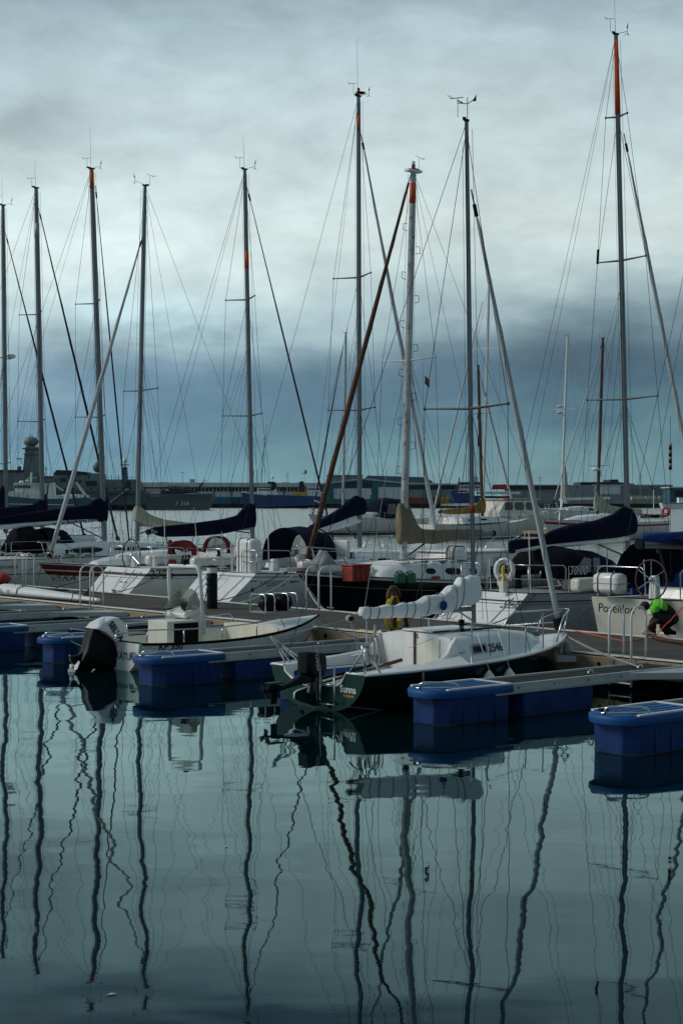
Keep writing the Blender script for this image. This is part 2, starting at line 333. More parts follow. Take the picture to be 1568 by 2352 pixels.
# low moorings rings / cleats on far edge
# ================================================================ finger pontoons
FL = 5.2
def finger(s, label, ext=.35, w=.72, gus=1.0):
    L = FL+ext
    r = dock_obj('finger_pontoon', label, 'finger pontoon', s, 0, 0, 'finger pontoons along the main pontoon')
    z = .46
    def q(ds, t, zz): return Vector((t, -ds, zz))     # ds: towards the near side (+s); root at the near edge
    b = MB(); n = int((L-1.05)/.145)
    b.box(q(-w/2, -(L-1.5)/2-.1, z-.012), (L-1.7, w-.10, .02)); b.build('deck_boards', 'plank_grey', r)
    for k in range(3): b = MB(); b.box(q(-w*(k+1)/4, -(L-1.5)/2-.1, z-.0005), (L-1.75, .012, .004)); b.build('board_gap', 'black_rubber', r)
    for ds in (0, -w):
        b = MB(); b.box(q(ds, -(L-1.45)/2-.12, z-.055), (L-1.45, .05, .145)); b.box(q(ds+(.028 if ds == 0 else -.028), -(L-1.45)/2-.12, z-.085), (L-1.45, .012, .05))
        rl = b.build('side_rail', 'alu_paint', r, bevel=.004)
        b = MB()
        for i in range(5):
            b.lathe([(.022,-.004),(.022,.004)], q(ds+(.03 if ds == 0 else -.03), -.9-i*.72, z-.04), 8, Matrix.Rotation(R(90), 3, 'X'))
        b.build('bolt', 'steel', rl)
    # gusset widening to the main pontoon
    m = MB(); m.prism([q(0, -1.5, z-.10), q(gus, -.10, z-.10), q(0, -.10, z-.10)], (0,0,.095)); m.build('gusset', 'alu_paint', r)
    e = -ext
    def lid(o, zz): return [q(o, -3.55+e, zz), q(o, -4.70+e, zz), q(o-.06, -4.82+e, zz), q(-.20, -4.93-o+e, zz), q(-w+.20, -4.93-o+e, zz), q(-w-o+.06, -4.82+e, zz), q(-w-o, -4.70+e, zz), q(-w-o, -3.55+e, zz)]
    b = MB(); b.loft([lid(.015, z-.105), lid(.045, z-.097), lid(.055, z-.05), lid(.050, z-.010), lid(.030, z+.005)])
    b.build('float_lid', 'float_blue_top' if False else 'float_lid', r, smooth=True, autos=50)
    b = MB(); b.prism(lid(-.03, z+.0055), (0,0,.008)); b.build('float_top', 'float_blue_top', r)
    b = MB()
    for y0 in (0, -w): b.box(q(y0+(-.01 if y0 == 0 else .01), -4.15+e, z+.018), (1.2, .045, .020))
    b.box(q(-w/2, -3.56+e, z+.019), (.04, w, .019))
    b.build('edge_strip', 'white_paint', r)
    for i in range(4): b = MB(); b.box(q(-.14-i*.145, -4.2+e, z+.0165), (1.1, .012, .006)); b.build('tread_groove', 'float_blue', r)
    def bod(o, zz): return [q(o,-3.60+e,zz), q(o,-4.70+e,zz), q(-.18,-4.85+e,zz), q(-w+.18,-4.85+e,zz), q(-w-o,-4.70+e,zz), q(-w-o,-3.60+e,zz)]
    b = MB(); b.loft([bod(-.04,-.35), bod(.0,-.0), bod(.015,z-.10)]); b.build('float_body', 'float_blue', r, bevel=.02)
    for i in range(3):
        b = MB(); b.box(q(.012, -3.85-i*.3+e, .16), (.03, .012, .30)); b.build('moulded_rib', 'float_blue', r)
    b = MB(); b.prism(bod(.006, -.03), (0,0,.045)); b.build('weed_line', 'weed', r)
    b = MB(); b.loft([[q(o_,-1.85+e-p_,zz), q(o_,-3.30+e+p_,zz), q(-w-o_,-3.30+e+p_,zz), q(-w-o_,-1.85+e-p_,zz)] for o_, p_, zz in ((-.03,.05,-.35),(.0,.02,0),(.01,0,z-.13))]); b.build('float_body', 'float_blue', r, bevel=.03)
    b = MB(); b.prism([q(.006,-1.86+e,-.03), q(.006,-3.29+e,-.03), q(-w-.006,-3.29+e,-.03), q(-w-.006,-1.86+e,-.03)], (0,0,.045)); b.build('weed_line', 'weed', r)
    # mooring hoop at the outer end
    b = MB(); b.tube([q(-.04,-4.50+e,z+.02), q(-.05,-4.54+e,z+.08), q(-.08,-4.60+e,z+.10), q(-.34,-4.86+e,z+.10), q(-.38,-4.89+e,z+.08), q(-.39,-4.90+e,z+.01)], .014, 8); b.tube([q(-.03,-4.40+e,z+.022), q(-.42,-4.93+e,z+.022)], .013, 6)
    b.build('mooring_hoop', 'steel', r, smooth=True)
    b = MB(); b.torus(q(-.05,-2.2,z+.03), .055, .012, Matrix.Rotation(R(90), 3, 'X'), 14, 6, 0, 180)
    b.build('mooring_ring', 'steel', r, smooth=True)
    b = MB(); b.torus(q(-.05,-1.1,z+.03), .055, .012, Matrix.Rotation(R(90), 3, 'X'), 14, 6, 0, 180)
    b.build('mooring_ring', 'steel', r, smooth=True)
    return r
finger(11.5, 'nearest blue float finger pontoon at right edge of photo with dark pile beside it', .4)
finger(8.24, 'blue float finger pontoon with grey planks on the near side of the green sloop')
finger(5.05, 'finger pontoon mostly hidden behind the green sloop with its blue tip showing', .15)
finger(2.1, 'blue float finger pontoon between the open white motorboat and the green sloop', .75)
finger(-2.15, 'finger pontoon behind the white outboard engine with a blue float and rope', .1)
finger(-5.15, 'finger pontoon with large blue float at the left edge of the photo')
finger(-8.4, 'second farthest finger pontoon at left with pale metal side rail')
finger(-11.5, 'farthest finger pontoon at left joining near the white racing kayak')
# dark pile by nearest float
p0 = W(1386, 1790/1.0-20, 0) if False else W(1385, 1724, 0)
b = MB(); b.lathe([(.055,-1.5),(.055,0),(.075,.1),(.085,.42),(.06,.5)], p0, 12)
tag(b.build('mooring_pile', 'black_rubber', smooth=True), 'slim black pile standing in water at the tip of the nearest blue float', 'pile')
# ================================================================ hull and boats
class Boat:
    def __init__(s, name, label, cat, origin, ang, group=None):
        s.root = empty(name, origin, ang, label, cat, group); s.o = Vector(origin); s.a = ang
        s.Mt = Matrix.Translation(s.o) @ Matrix.Rotation(ang, 4, 'Z'); s.Mi = s.Mt.inverted(); s.dir = Vector((math.cos(ang), math.sin(ang), 0))
    def L(s, w): return s.Mi @ Vector(w)
    def cx(s, x, off=0.0):      # local x on the centreplane (or a plane offset sideways) that projects to photo column x
        k = (x-784)/FPX; o = s.Mt @ Vector((0, off, 0)); return (k*o.y-o.x)/(s.dir.x-k*s.dir.y)
    def cp(s, x, y, off=0.0):   # local point on the centreplane seen at photo (x, y)
        lx = s.cx(x, off); w = s.Mt @ Vector((lx, off, 0)); return Vector((lx, off, CH-(y-HZ)/FPX*w.y))
    def part(s, mb, name, m_, parent=None, **k): return mb.build(name, m_, parent or s.root, **k)
def hull(b, Lh, B, fs, fm, fb, stw=.78, rake=0.0, stem=.5, zb=-.25, bands=None, mats=('gelcoat',), trans=0, wl=.45, full=2.1, flare=.85, cst=.05, deckm='deck_white', rail='alu_dark', transom_open=False, name='hull'):
    def zs(q): return fs*(1-q)*(1-2*q)+fm*4*q*(1-q)+fb*q*(2*q-1)
    def hw(q):
        if q < wl: k = 1-(1-stw)*((wl-q)/wl)**1.8
        else: k = max(.012, 1-((q-wl)/(1-wl))**full)
        return B/2*k
    def pt(q, v, sd):
        z0 = zs(q); z = zb+v*(z0-zb); w = hw(q); bowf = max(0, (q-.45)/.55)
        c = .70-.35*bowf+cst*max(0, 1-q/.25); y = w*(c+(1-c)*math.sin(v*math.pi/2)**flare)
        x = q*Lh-stem*(1-v)*max(0, (q-.6)/.4)**2+rake*(1-v)*max(0, 1-q/.3)**1.6
        return Vector((x, sd*y, z))
    b.pt = pt; b.zs = zs; b.hw = hw; b.Lh = Lh
    def surf(x, z, sd, out=.004):
        q = min(1, max(0, x/Lh))
        for _ in range(10):
            v = (z-zb)/(zs(q)-zb); p = pt(q, v, sd); q = min(1, max(0, q+(x-p.x)/Lh))
        return Vector((x, p.y+sd*out, z))
    b.surf = surf
    vs = sorted(set([0, .25, .5, .75, 1]+[k for bb in (bands or []) for k in bb[:2]])); NS = 26
    m = MB()
    def mi(v):
        for a, c, k in (bands or []):
            if a-1e-6 <= v <= c+1e-6: return k
        return 0
    for sd in (-1, 1):
        rows = [[pt(i/NS, v, sd) for v in vs] for i in range(NS+1)]
        n = len(vs); base = len(m.v); m.v += [tuple(p) for r_ in rows for p in r_]
        for i in range(NS):
            for j in range(n-1):
                a = base+i*n+j; m.f.append((a, a+1, a+n+1, a+n)); m.m.append(mi((vs[j]+vs[j+1])/2))
    n = len(vs)
    h2 = (NS+1)*n
    for i in range(NS): m.f.append((i*n, (i+1)*n, h2+(i+1)*n, h2+i*n)); m.m.append(mi(.01))
    if not transom_open:
        for j in range(n-1): m.f.append((j, j+1, h2+j+1, h2+j)); m.m.append(trans if mi((vs[j]+vs[j+1])/2) == 0 else mi((vs[j]+vs[j+1])/2))
    i = NS*n
    for j in range(n-1): m.f.append((i+j, i+j+1, h2+i+j+1, h2+i+j)); m.m.append(mi((vs[j]+vs[j+1])/2))
    h = b.part(m, name, list(mats), smooth=True, autos=50)
    b.hull = h
    return h
def deck(b, x0=0.0, mat_='deck_white', cam_=.05, drop=.02, rail='alu_dark', rail_r=.018):
    m = MB(); q0 = x0/b.Lh; rows = []
    for i in range(23):
        q = q0+(1-q0)*i/22; w = b.pt(q, 1, 1).y-.01; z = b.zs(q)-drop
        rows.append([Vector((b.pt(q,1,1).x, w*k, z+cam_*(1-k*k))) for k in (-1,-.6,-.2,.2,.6,1)])
    m.grid(rows); b.part(m, 'deck', mat_, smooth=True)
    if rail:
        for sd in (-1, 1):
            m = MB(); m.tube([b.pt(i/24, 1, sd)+Vector((0,-sd*.01,.005)) for i in range(25)], rail_r, 6); b.part(m, 'toe_rail', rail, smooth=True)
def cabin(b, secs, mat_='gelcoat', wins=(), name='coachroof', wm='glass_dark', sides=(-1,1), grab=True):
    # secs: (x, half width at base, half width at top, z base, z top)
    m = MB(); rings = []
    for x, wb, wt, z0, z1 in secs:
        e = min(.07, (z1-z0)*.3)
        rings.append([Vector((x, y, z)) for y, z in ((-wb, z0), (-wt, z1-e), (-wt*.88, z1), (-wt*.4, z1+.035), (wt*.4, z1+.035), (wt*.88, z1), (wt, z1-e), (wb, z0))])
    m.loft(rings); c = b.part(m, name, mat_, smooth=True, autos=38)
    def side(x, f, sd, out=.004):
        for a, c_ in zip(secs, secs[1:]):
            if a[0] <= x <= c_[0]:
                k = (x-a[0])/(c_[0]-a[0]); s_ = [a[i]+(c_[i]-a[i])*k for i in range(5)]; e = min(.07, (s_[4]-s_[3])*.3)
                return Vector((x, sd*(s_[1]+(s_[2]-s_[1])*f+out), s_[3]+(s_[4]-e-s_[3])*f))
        return Vector((x, 0, 0))
    b.side = side
    for w in wins:
        xa, xb, f0, f1 = w[:4]; sl = w[4] if len(w) > 4 else .1
        for sd in sides:
            m = MB(); rows = []
            for i in range(9):
                k = i/8; x = xa+(xb-xa)*k; e = min(1, k/sl if sl else 1, (1-k)/(sl) if sl else 1); mid = (f0+f1)/2
                rows.append([side(x, mid+(f0-mid)*(.35+.65*e), sd), side(x, mid+(f1-mid)*(.35+.65*e), sd)])
            m.grid(rows); b.part(m, 'window', wm, c, solid=.006)
    return c
def mast(b, base, top, r=.07, mat_='alu', band=None, spreaders=(), bandmat='orange', tip=.75, chain=None, shrouds=True, head=True, hal=2, oval=1.35, vane=1, whip=1, lights=True):
    # base, top: photo columns/rows; band: rows of a painted band; spreaders: (row, half width, sweep aft)
    p0 = b.cp(*base); p1 = b.cp(*top); b.m0, b.m1 = p0, p1
    def at(y):  # local point on the mast seen at photo row y
        k = (base[1]-y)/(base[1]-top[1]); return b.cp(base[0]+(top[0]-base[0])*k, y)
    b.mat_at = at
    m = MB(); n = 10
    m.tube([p0, p0.lerp(p1, .5), p0.lerp(p1, .82), p1], [r, r, r*.95, r*tip], n, flat=1.0)
    mo = b.part(m, 'mast', mat_, smooth=True, autos=60)
    m = MB(); o = Vector((-r*.98, 0, 0)); m.tube([p0+o, p0.lerp(p1,.82)+o, p1+o*tip], .010, 4); b.part(m, 'sail_track', 'alu_dark', mo)
    if band:
        a, c = at(band[0]), at(band[1]); ra = r*(tip if band[0]-top[1] < 60 else .97); m = MB(); m.tube([a, c], [ra+.006, (r if band[1]-band[0] > 90 else ra)+.006], n); b.part(m, 'painted_band', bandmat, mo, smooth=True)
    for y, hwid, sw in spreaders:
        c = at(y)
        m = MB()
        for sd in (-1, 1):
            m.tube([c, c+Vector((-sw, sd*hwid, .03))], [.028, .016], 6); m.ball(c+Vector((-sw, sd*hwid, .03)), .03, 6, 4)
        b.part(m, 'spreaders', mat_ if mat_ != 'alu' else 'alu_dark', mo)
    wr = .0068 if p0.x+b.o.y < 70 else .009
    if shrouds:
        ch = chain or (b.m0.x, .9*b.hw(min(1, max(0, b.m0.x/b.Lh))), b.zs(min(1, max(0, b.m0.x/b.Lh))))
        tips = [at(y)+Vector((-sw, 0, .03)) for y, hwid, sw in spreaders]
        m = MB()
        for sd in (-1, 1):
            pts = [p1-Vector((0,0,.1))]
            for (y, hwid, sw), tp in zip(spreaders, tips): pts.append(tp+Vector((0, sd*hwid, 0)))
            pts.append(Vector((ch[0]-.15, sd*ch[1], ch[2])))
            for a, c in zip(pts, pts[1:]): m.tube([a, c], wr, 4)
            if spreaders:
                low = at(spreaders[-1][0])
                m.tube([low, Vector((ch[0]-.55, sd*ch[1], ch[2]))], wr, 4); m.tube([low, Vector((ch[0]+.35, sd*ch[1]*.97, ch[2]))], wr, 4)
                if len(spreaders) > 1: m.tube([at(spreaders[0][0]), tips[1]+Vector((0, sd*spreaders[1][1], 0))], wr, 4)
        b.part(m, 'shrouds', 'wire')
    if hal:
        m = MB()
        for i in range(hal): m.tube([p1+Vector((r+.03+i*.03, .03-.06*i, -.1)), p0+Vector((r+.05+i*.06, .05-.1*i, .1))], .005, 4)
        for i in range(hal): m.tube([p1+Vector((-r-.02, .03-.06*i, -.3)), p0+Vector((-r-.05-i*.05, .05-.1*i, .15))], .004, 4)
        b.part(m, 'halyards', 'rope_dark')
    if head:
        m = MB(); m.box(p1+Vector((0,0,.03)), (r*2.4, r*1.0, .04)); m.box(p1+Vector((-r*1.3,0,.05)), (r*1.5, .03, .05))
        hb = b.part(m, 'masthead', 'black_plastic')
        if vane:
            m = MB(); e = p1+Vector((.34*vane, -.05, .14)); m.tube([p1+Vector((.05,0,.05)), e], .006, 4); m.tube([e-Vector((0,0,.07)), e+Vector((0,0,.12))], .007, 4)
            m.prism([e+Vector((-.01,0,.10)), e+Vector((.04,0,.22)), e+Vector((.03,0,.08))], (0,.008,0))
            for k in range(3): m.ball(e+Vector((.045*math.cos(k*2.1), .045*math.sin(k*2.1), -.07)), .014, 6, 4)
            b.part(m, 'wind_vane', 'black_plastic', hb)
        m = MB(); e = p1+Vector((-.16*(vane or 1), .03, .06)); m.tube([e, e+Vector((0,0,.3))], .006, 4); m.tube([e+Vector((-.16,0,.26)), e+Vector((.12,0,.33))], .006, 4)
        for dx in (-.16, -.1): m.tube([e+Vector((dx,0,.27)), e+Vector((dx-.06,0,.31))], .005, 4)
        b.part(m, 'wind_indicator', 'alu_dark', hb)
        if whip: m = MB(); m.tube([p1+Vector((-.02,0,.06)), p1+Vector((-.06,0,.06+whip))], [.007,.003], 4); b.part(m, 'antenna', 'alu_dark', hb)
    return mo
def stay(b, a, c, nm='backstay', r=.006, m_='wire'):
    m = MB(); m.tube([a, c], r, 4); return b.part(m, nm, m_)
def genoa(b, top, foot, r=.06, m_='genoa_white', wraps=True, drum=True, tipk=.35):
    a = b.cp(*top); c = b.cp(*foot)
    m = MB(); n = 14; m.tube([a.lerp(c, i/n) for i in range(n+1)], [r*(tipk+(1-tipk)*min(1, (i/n)*2.2)) * (1+.04*math.sin(i*1.7)) for i in range(n+1)], 10)
    g_ = b.part(m, 'furled_genoa', m_, smooth=True)
    if wraps:
        m = MB(); pts = []; d = (c-a).normalized(); e1 = d.cross(Vector((0,1,0))).normalized(); e2 = d.cross(e1); k = 90
        for i in range(k+1):
            f = i/k; rr = r*(tipk+(1-tipk)*min(1, f*2.2))+.003; an = f*26; pts.append(a.lerp(c, f)+(e1*math.cos(an)+e2*math.sin(an))*rr)
        m.tube(pts, .004, 3); b.part(m, 'furling_line', 'rope_dark' if m_ != 'genoa_navy' else 'ink_blue', g_)
    if drum: m = MB(); d = (c-a).normalized(); m.tube([c-d*.02, c+d*.16], .09, 12); b.part(m, 'furler_drum', 'black_plastic', g_, smooth=True, autos=40)
    m = MB(); m.tube([a, b.m1.lerp(b.m0, .0) if False else a+(a-c).normalized()*.45], .012, 6); m.tube([a+(a-c).normalized()*.02, a+(a-c).normalized()*.22], .03, 8); b.part(m, 'halyard_swivel', 'black_plastic', g_)
    return g_
def cover(b, st, m_, name='sail_cover', wmin=.06, wk=.30, wmax=.15, wob=.02, wr=None, n=14, seed=1, sub=3, crump=0.0):
    # st: (photo column, row of top, row of bottom) along the boom in the centreplane
    rnd = random.Random(seed); rings = []; fine = []
    for a, c in zip(st, st[1:]):
        for k in range(sub): fine.append(tuple(a[i]+(c[i]-a[i])*k/sub for i in range(3)))
    fine.append(st[-1])
    for i, (x, yt, yb) in enumerate(fine):
        t_ = b.cp(x, yt); o = b.cp(x, yb); cr_ = 1+rnd.uniform(-1,1)*crump; h = (t_.z-o.z)*cr_; w = min(wmax, max(wmin, h*wk)); ring = []
        if i in (0, len(fine)-1): w *= .7
        for j in range(n):
            an = 2*math.pi*j/n; cz = math.cos(an); sy = math.copysign(abs(math.sin(an))**.62, math.sin(an)); q = 1-.35*max(0, cz) if h > .5 else 1
            ring.append(Vector((t_.x+rnd.uniform(-.5,.5)*wob, w*sy*q*(1+rnd.uniform(-1,1)*wob*3), (t_.z+o.z)/2+h/2*cz*(1+rnd.uniform(-1,1)*wob))))
        rings.append(ring)
    m = MB(); m.loft(rings); o_ = b.part(m, name, m_, smooth=True, autos=70)
    md = o_.modifiers.new('s', 'SUBSURF'); md.levels = 1; md.render_levels = 1
    return o_
def boom(b, a, c, r=.05, m_='alu', name='boom', jacks=True):
    m = MB(); A, C_ = b.cp(*a), b.cp(*c); m.tube([A, C_], r, 10, flat=1.0); o = b.part(m, name, m_, smooth=True, autos=60)
    m = MB(); d = (C_-A).normalized(); m.tube([C_, C_+d*.08], r*1.25, 10); b.part(m, 'boom_end', 'black_plastic', o, smooth=True, autos=40)
    if jacks and (C_-A).length > 1.5:
        dz = b.zs(min(1, max(0, (A.x+.3)/b.Lh)))+.35
        V = A.lerp(C_, .32); m = MB(); m.tube([V, Vector((b.m0.x+(.12 if C_.x > A.x else -.12), 0, b.m0.z+.25))], .022, 6); b.part(m, 'boom_vang', 'alu_dark', o)
        E = A.lerp(C_, .86); zz = b.zs(min(1, max(0, E.x/b.Lh)))+.25; m = MB()
        for k in (-.10, -.03, .04, .11): m.tube([E+Vector((k*.4, k*.3, 0)), Vector((E.x+.25+k, k*1.5, zz))], .006, 4)
        m.ball(E-Vector((0,0,.12)), .045, 6, 4); b.part(m, 'mainsheet', 'rope_dark', o)
        m = MB(); m.tube([C_, b.m1+Vector((0,.02,-.1))], .005, 4); b.part(m, 'topping_lift', 'wire', o)
        hi = b.m0.lerp(b.m1, .52)
        for sd in (-1, 1):
            m = MB()
            for k in (.30, .62): m.tube([hi+Vector((0,sd*.08,0)), A.lerp(C_, k)+Vector((0,sd*.12,0))], .0045, 4)
            b.part(m, 'lazy_jack', 'wire', o)
    return A, C_
def arches(b, ar, m_, name='spray_hood', n=11, solid=.012, pw=2.6, parent=None, lo=0.0):
    rows = []
    for x, w, zt, z0 in ar:
        row = []
        for j in range(n):
            an = math.pi*(lo+(1-2*lo)*j/(n-1)); cx_ = math.cos(an); sx_ = math.sin(an)
            row.append(Vector((x, w*math.copysign(abs(cx_)**(2/pw), cx_), z0+(zt-z0)*abs(sx_)**(2/pw))))
        rows.append(row)
    m = MB(); m.grid(rows); return b.part(m, name, m_, parent, smooth=True, solid=solid)
def rails(b, x0, x1, h=.58, n=6, mat_='steel', inset=.06, gap=None, name='guard_rail', wires=True):
    for sd in (-1, 1):
        m = MB(); tops = []
        for i in range(n):
            x = x0+(x1-x0)*i/(n-1); q = x/b.Lh; p = b.pt(q, 1, sd)+Vector((0, -sd*inset, 0)); tops.append(p+Vector((0,0,h))); m.tube([p, p+Vector((0,0,h))], .011, 6)
        if wires:
            for k in (1, .52):
                for a, c in zip(tops, tops[1:]): m.tube([a-Vector((0,0,h*(1-k))), c-Vector((0,0,h*(1-k)))], .004, 4)
        b.part(m, name, mat_)
        if sd == -1: b.tops_s = tops
        else: b.tops_p = tops
def pulpit(b, x0=None, h=.6, mat_='steel', lean=.12):
    x0 = x0 or b.Lh-1.1; m = MB(); q0 = x0/b.Lh; q1 = .985
    def g(q, sd, hh): return b.pt(q, 1, sd)+Vector((lean*hh/h, -sd*.03, hh))
    pts = [g(q0, -1, 0), g(q0+.02, -1, h*.8), g(q0+.035, -1, h)]+[g(q0+.035+(q1-q0-.035)*k, -1, h) for k in (.4,.8,1)]+[g(q1, 1, h)]+[g(q0+.035+(q1-q0-.035)*k, 1, h) for k in (.8,.4,0)]+[g(q0+.02, 1, h*.8), g(q0, 1, 0)]
    m.tube(pts, .014, 6)
    for sd in (-1, 1): m.tube([g((q0+q1)/2+.02, sd, 0), g((q0+q1)/2+.03, sd, h)], .012, 6)
    m.tube([g(q0+.01,-1,h*.5), g(.96,-1,h*.5), g(.96,1,h*.5), g(q0+.01,1,h*.5)], .010, 6)
    b.part(m, 'pulpit', mat_, smooth=True)
def pushpit(b, x1=1.0, h=.6, mat_='steel', mid=True, x0=.05):
    for sd in (-1, 1):
        m = MB()
        def g(x, y, hh): q = x/b.Lh; p = b.pt(q, 1, sd); return Vector((p.x+.02, sd*(abs(p.y)-.06)*y, b.zs(q)+hh))
        m.tube([g(x1,1,0), g(x1,1,h*.9), g(x1-.06,1,h), g(x0+.06,1,h), g(x0,.92,h), g(x0,.45,h), g(x0,.42,h*.9), g(x0,.42,0)], .014, 6)
        m.tube([g(x0,1,0), g(x0,1,h)], .012, 6); m.tube([g(x1,1,h*.5), g(x0,1,h*.5), g(x0,.42,h*.5)], .010, 6)
        b.part(m, 'pushpit', mat_, smooth=True)
def wheel(b, c, R_=.45, m_='black_plastic', lean=0.0, y=0.0):
    rt = Matrix.Rotation(R(90+lean), 3, 'Y'); m = MB(); m.torus(c, R_, .016, rt, 30, 6)
    w = b.part(m, 'steering_wheel', m_, smooth=True)
    m = MB()
    for k in range(6):
        a = k*math.pi/3; m.tube([Vector(c), Vector(c)+rt @ Vector((R_*math.cos(a), R_*math.sin(a), 0))], .008, 5)
    m.ball(c, .05); b.part(m, 'spoke', 'steel', w)
    m = MB(); m.box(Vector(c)+Vector((.10,0,-.30)), (.18,.22,.75), taper=(.7,.7)); b.part(m, 'steering_pedestal', 'gelcoat', bevel=.03)
def cowl_box(b, c, d, nm, m_, bev=.05, rot=None, parent=None):
    m = MB(); m.box(c, d, rot); return b.part(m, nm, m_, parent, bevel=bev)

def clutter(b, x0, x1, side=-1, n=3, cols=('gelcoat','ink_blue','gelcoat'), seed=1, ropes=('rope_red','rope_green','rope_dark')):
    rnd = random.Random(seed)
    for i in range(n):
        x = x0+(x1-x0)*(i+.3+.4*rnd.random())/n; p = b.pt(x/b.Lh, 1, side); q_ = b.surf(p.x, p.z-.42, side, .10)
        m = MB(); m.lathe([(.02,-.26),(.085,-.20),(.09,.16),(.05,.22),(.02,.26)], q_, 10); fo = b.part(m, 'fender', cols[i % len(cols)], smooth=True, autos=50)
        m = MB(); m.tube([q_+Vector((0,0,.25)), p+Vector((0,-side*.05,.05))], .007, 4); b.part(m, 'fender_line', 'rope_dark', fo)
    for i in range(7):
        x = x0+(x1-x0)*rnd.random(); w = b.pt(x/b.Lh,1,1).y; y = side*w*(.75+.15*rnd.random()); z = b.zs(x/b.Lh)+.04
        m = MB(); R0 = .09+.05*rnd.random()
        for k in range(3): m.torus((x,y,z+.02*k), R0*(1-.12*k), .012, None, 12, 4)
        b.part(m, 'rope_coil', ropes[i % len(ropes)])
    for i in range(9):
        x = 1.0+(x1-1.0)*rnd.random(); y = rnd.uniform(-.5,.5)*b.pt(x/b.Lh,1,1).y; z = b.zs(x/b.Lh)+.05
        m = MB(); m.box((x,y,z+.12), (.12+.2*rnd.random(), .10+.15*rnd.random(), .12+.25*rnd.random()), Matrix.Rotation(rnd.random(),3,'Z'), taper=(.7,.8)); b.part(m, ('instrument_pod','deck_box','cowl_vent')[i % 3], ('gelcoat','deck_grey','black_plastic','navy_canvas','gelcoat_cream','gelcoat','black_canvas','red_canvas','gelcoat')[i], bevel=.02)
    for i in range(3):
        y = (.9,-.85,.3)[i]*b.pt(.05,1,1).y; x = .15+.5*rnd.random(); z = b.zs(0); h = (.9,1.2,.8)[i]*(.8+.4*rnd.random())
        m = MB(); m.tube([(x,y,z),(x-.05,y,z+h)], .012, 5)
        b.part(m, ('flag_pole','antenna_pole','dan_buoy_pole')[i], ('steel','gelcoat','gelcoat')[i])

def stern_rim(b, steps=(.35,), m_='deck_grey'):
    def g(y, v, o=.012): p = b.pt(0, v, 1); return Vector((p.x-o, y, p.z))
    w0, w1 = b.pt(0,.2,1).y, b.pt(0,.95,1).y
    m = MB(); m.tube([g(w1*.72,.93), g(w0*.60,.22), g(-w0*.60,.22), g(-w1*.72,.93)], .012, 5); r_ = b.part(m, 'transom_moulding', m_, b.hull)
    for v in steps: m = MB(); m.box(g(0,v,.05), (.10, w0*1.15, .035)); b.part(m, 'step', 'deck_white', r_, bevel=.01)
    for y in (-.55,.55): m = MB(); m.lathe([(.04,0),(.03,.012)], g(y*w1,.45,.0), 10, Matrix.Rotation(R(-90),3,'Y')); b.part(m, 'through_hull', 'steel', r_)
def side_text(b, s, px, py, size, sd, off, m_='ink', out=.006, **k):
    p = b.cp(px, py, off); dx = 1 if sd < 0 else -1
    return text(s, size, lambda x, y: b.surf(p.x+dx*x, p.z+y, sd, out), m_, b.hull, **k)
def plane_text(b, s, p, q, off, size, m_, parent=None, **k):    # along the line of photo points p -> q in the plane y=off
    a = b.cp(*p, off); c = b.cp(*q, off); r_ = (c-a).normalized(); up = Vector((-r_.z, 0, r_.x)) if r_.x > 0 else Vector((-r_.z, 0, r_.x))
    return text(s, size, lambda x, y: a+r_*x+up*y, m_, parent or b.root, **k)
def stern_text(b, s, y0, z0, size, m_='ink', out=.012, **k):  # on the transom, y0 = left end (port is left from astern)
    def f(x, y):
        z = z0+y; v = (z+.25)/(b.zs(0)+.25); p = b.pt(0, v, 1); return Vector((p.x-out, y0-x, z))
    return text(s, size, f, m_, b.hull, **k)
def moor(b, q, sd, s, t, m_='rope_dark', k=.1, r_=.012):
    m = MB(); a = b.pt(q,1,sd); m.tube(sag(a, b.Mi @ D(s,t,.52), k), r_, 6); b.part(m, 'mooring_line', m_)
def ladder(b, p0, p1, w, n=4, m_='steel', name='swim_ladder', r=.012):
    p0 = Vector(p0); p1 = Vector(p1); m = MB(); y = Vector((0, w/2, 0))
    m.tube([p1-y, p0-y], r, 6); m.tube([p1+y, p0+y], r, 6); m.tube([p0-y, p0+y], r, 6)
    for i in range(1, n+1): q = p0.lerp(p1, (i-.4)/n); m.tube([q-y, q+y], r*1.2, 6)
    return b.part(m, name, m_, smooth=True)
def liferaft(b, c, d, strap='black_rubber', name='liferaft', m_='gelcoat'):
    m = MB(); m.box(c, d); o = b.part(m, name, m_, bevel=min(d)*.28)
    m = MB(); m.box(c, (d[0]*1.01, d[1]*1.01, .02)); b.part(m, 'seam', 'deck_grey', o)
    for k in (-.25, .25):
        m = MB(); m.box(Vector(c)+Vector((0, d[1]*k, 0)), (d[0]*1.03, .035, d[2]*1.03)); so_ = b.part(m, 'strap', strap, o, bevel=.005)
        so_.modifiers.clear(); so_.data.clear_geometry(); mm_ = MB(); cc = Vector(c)+Vector((0, d[1]*k, 0)); e_ = min(d)*.28; hx, hz = d[0]/2+.006, d[2]/2+.006
        ring = [(hx-e_,hz),(hx-e_*.3,hz-e_*.3),(hx,hz-e_),(hx,-hz+e_),(hx-e_*.3,-hz+e_*.3),(hx-e_,-hz),(-hx+e_,-hz),(-hx+e_*.3,-hz+e_*.3),(-hx,-hz+e_),(-hx,hz-e_),(-hx+e_*.3,hz-e_*.3),(-hx+e_,hz)]
        mm_.tube([cc+Vector((x,0,z)) for x, z in ring+ring[:2]], .012, 6, caps=False); so_.data.from_pydata(mm_.v, [], mm_.f)
    return o
def winch(b, p, r=.07):
    m = MB(); m.lathe([(r*1.2,0),(r*1.1,.03),(r*.75,.05),(r*.7,.12),(r,.15),(r*.9,.18)], p, 12); b.part(m, 'winch', 'black_plastic', smooth=True, autos=40)
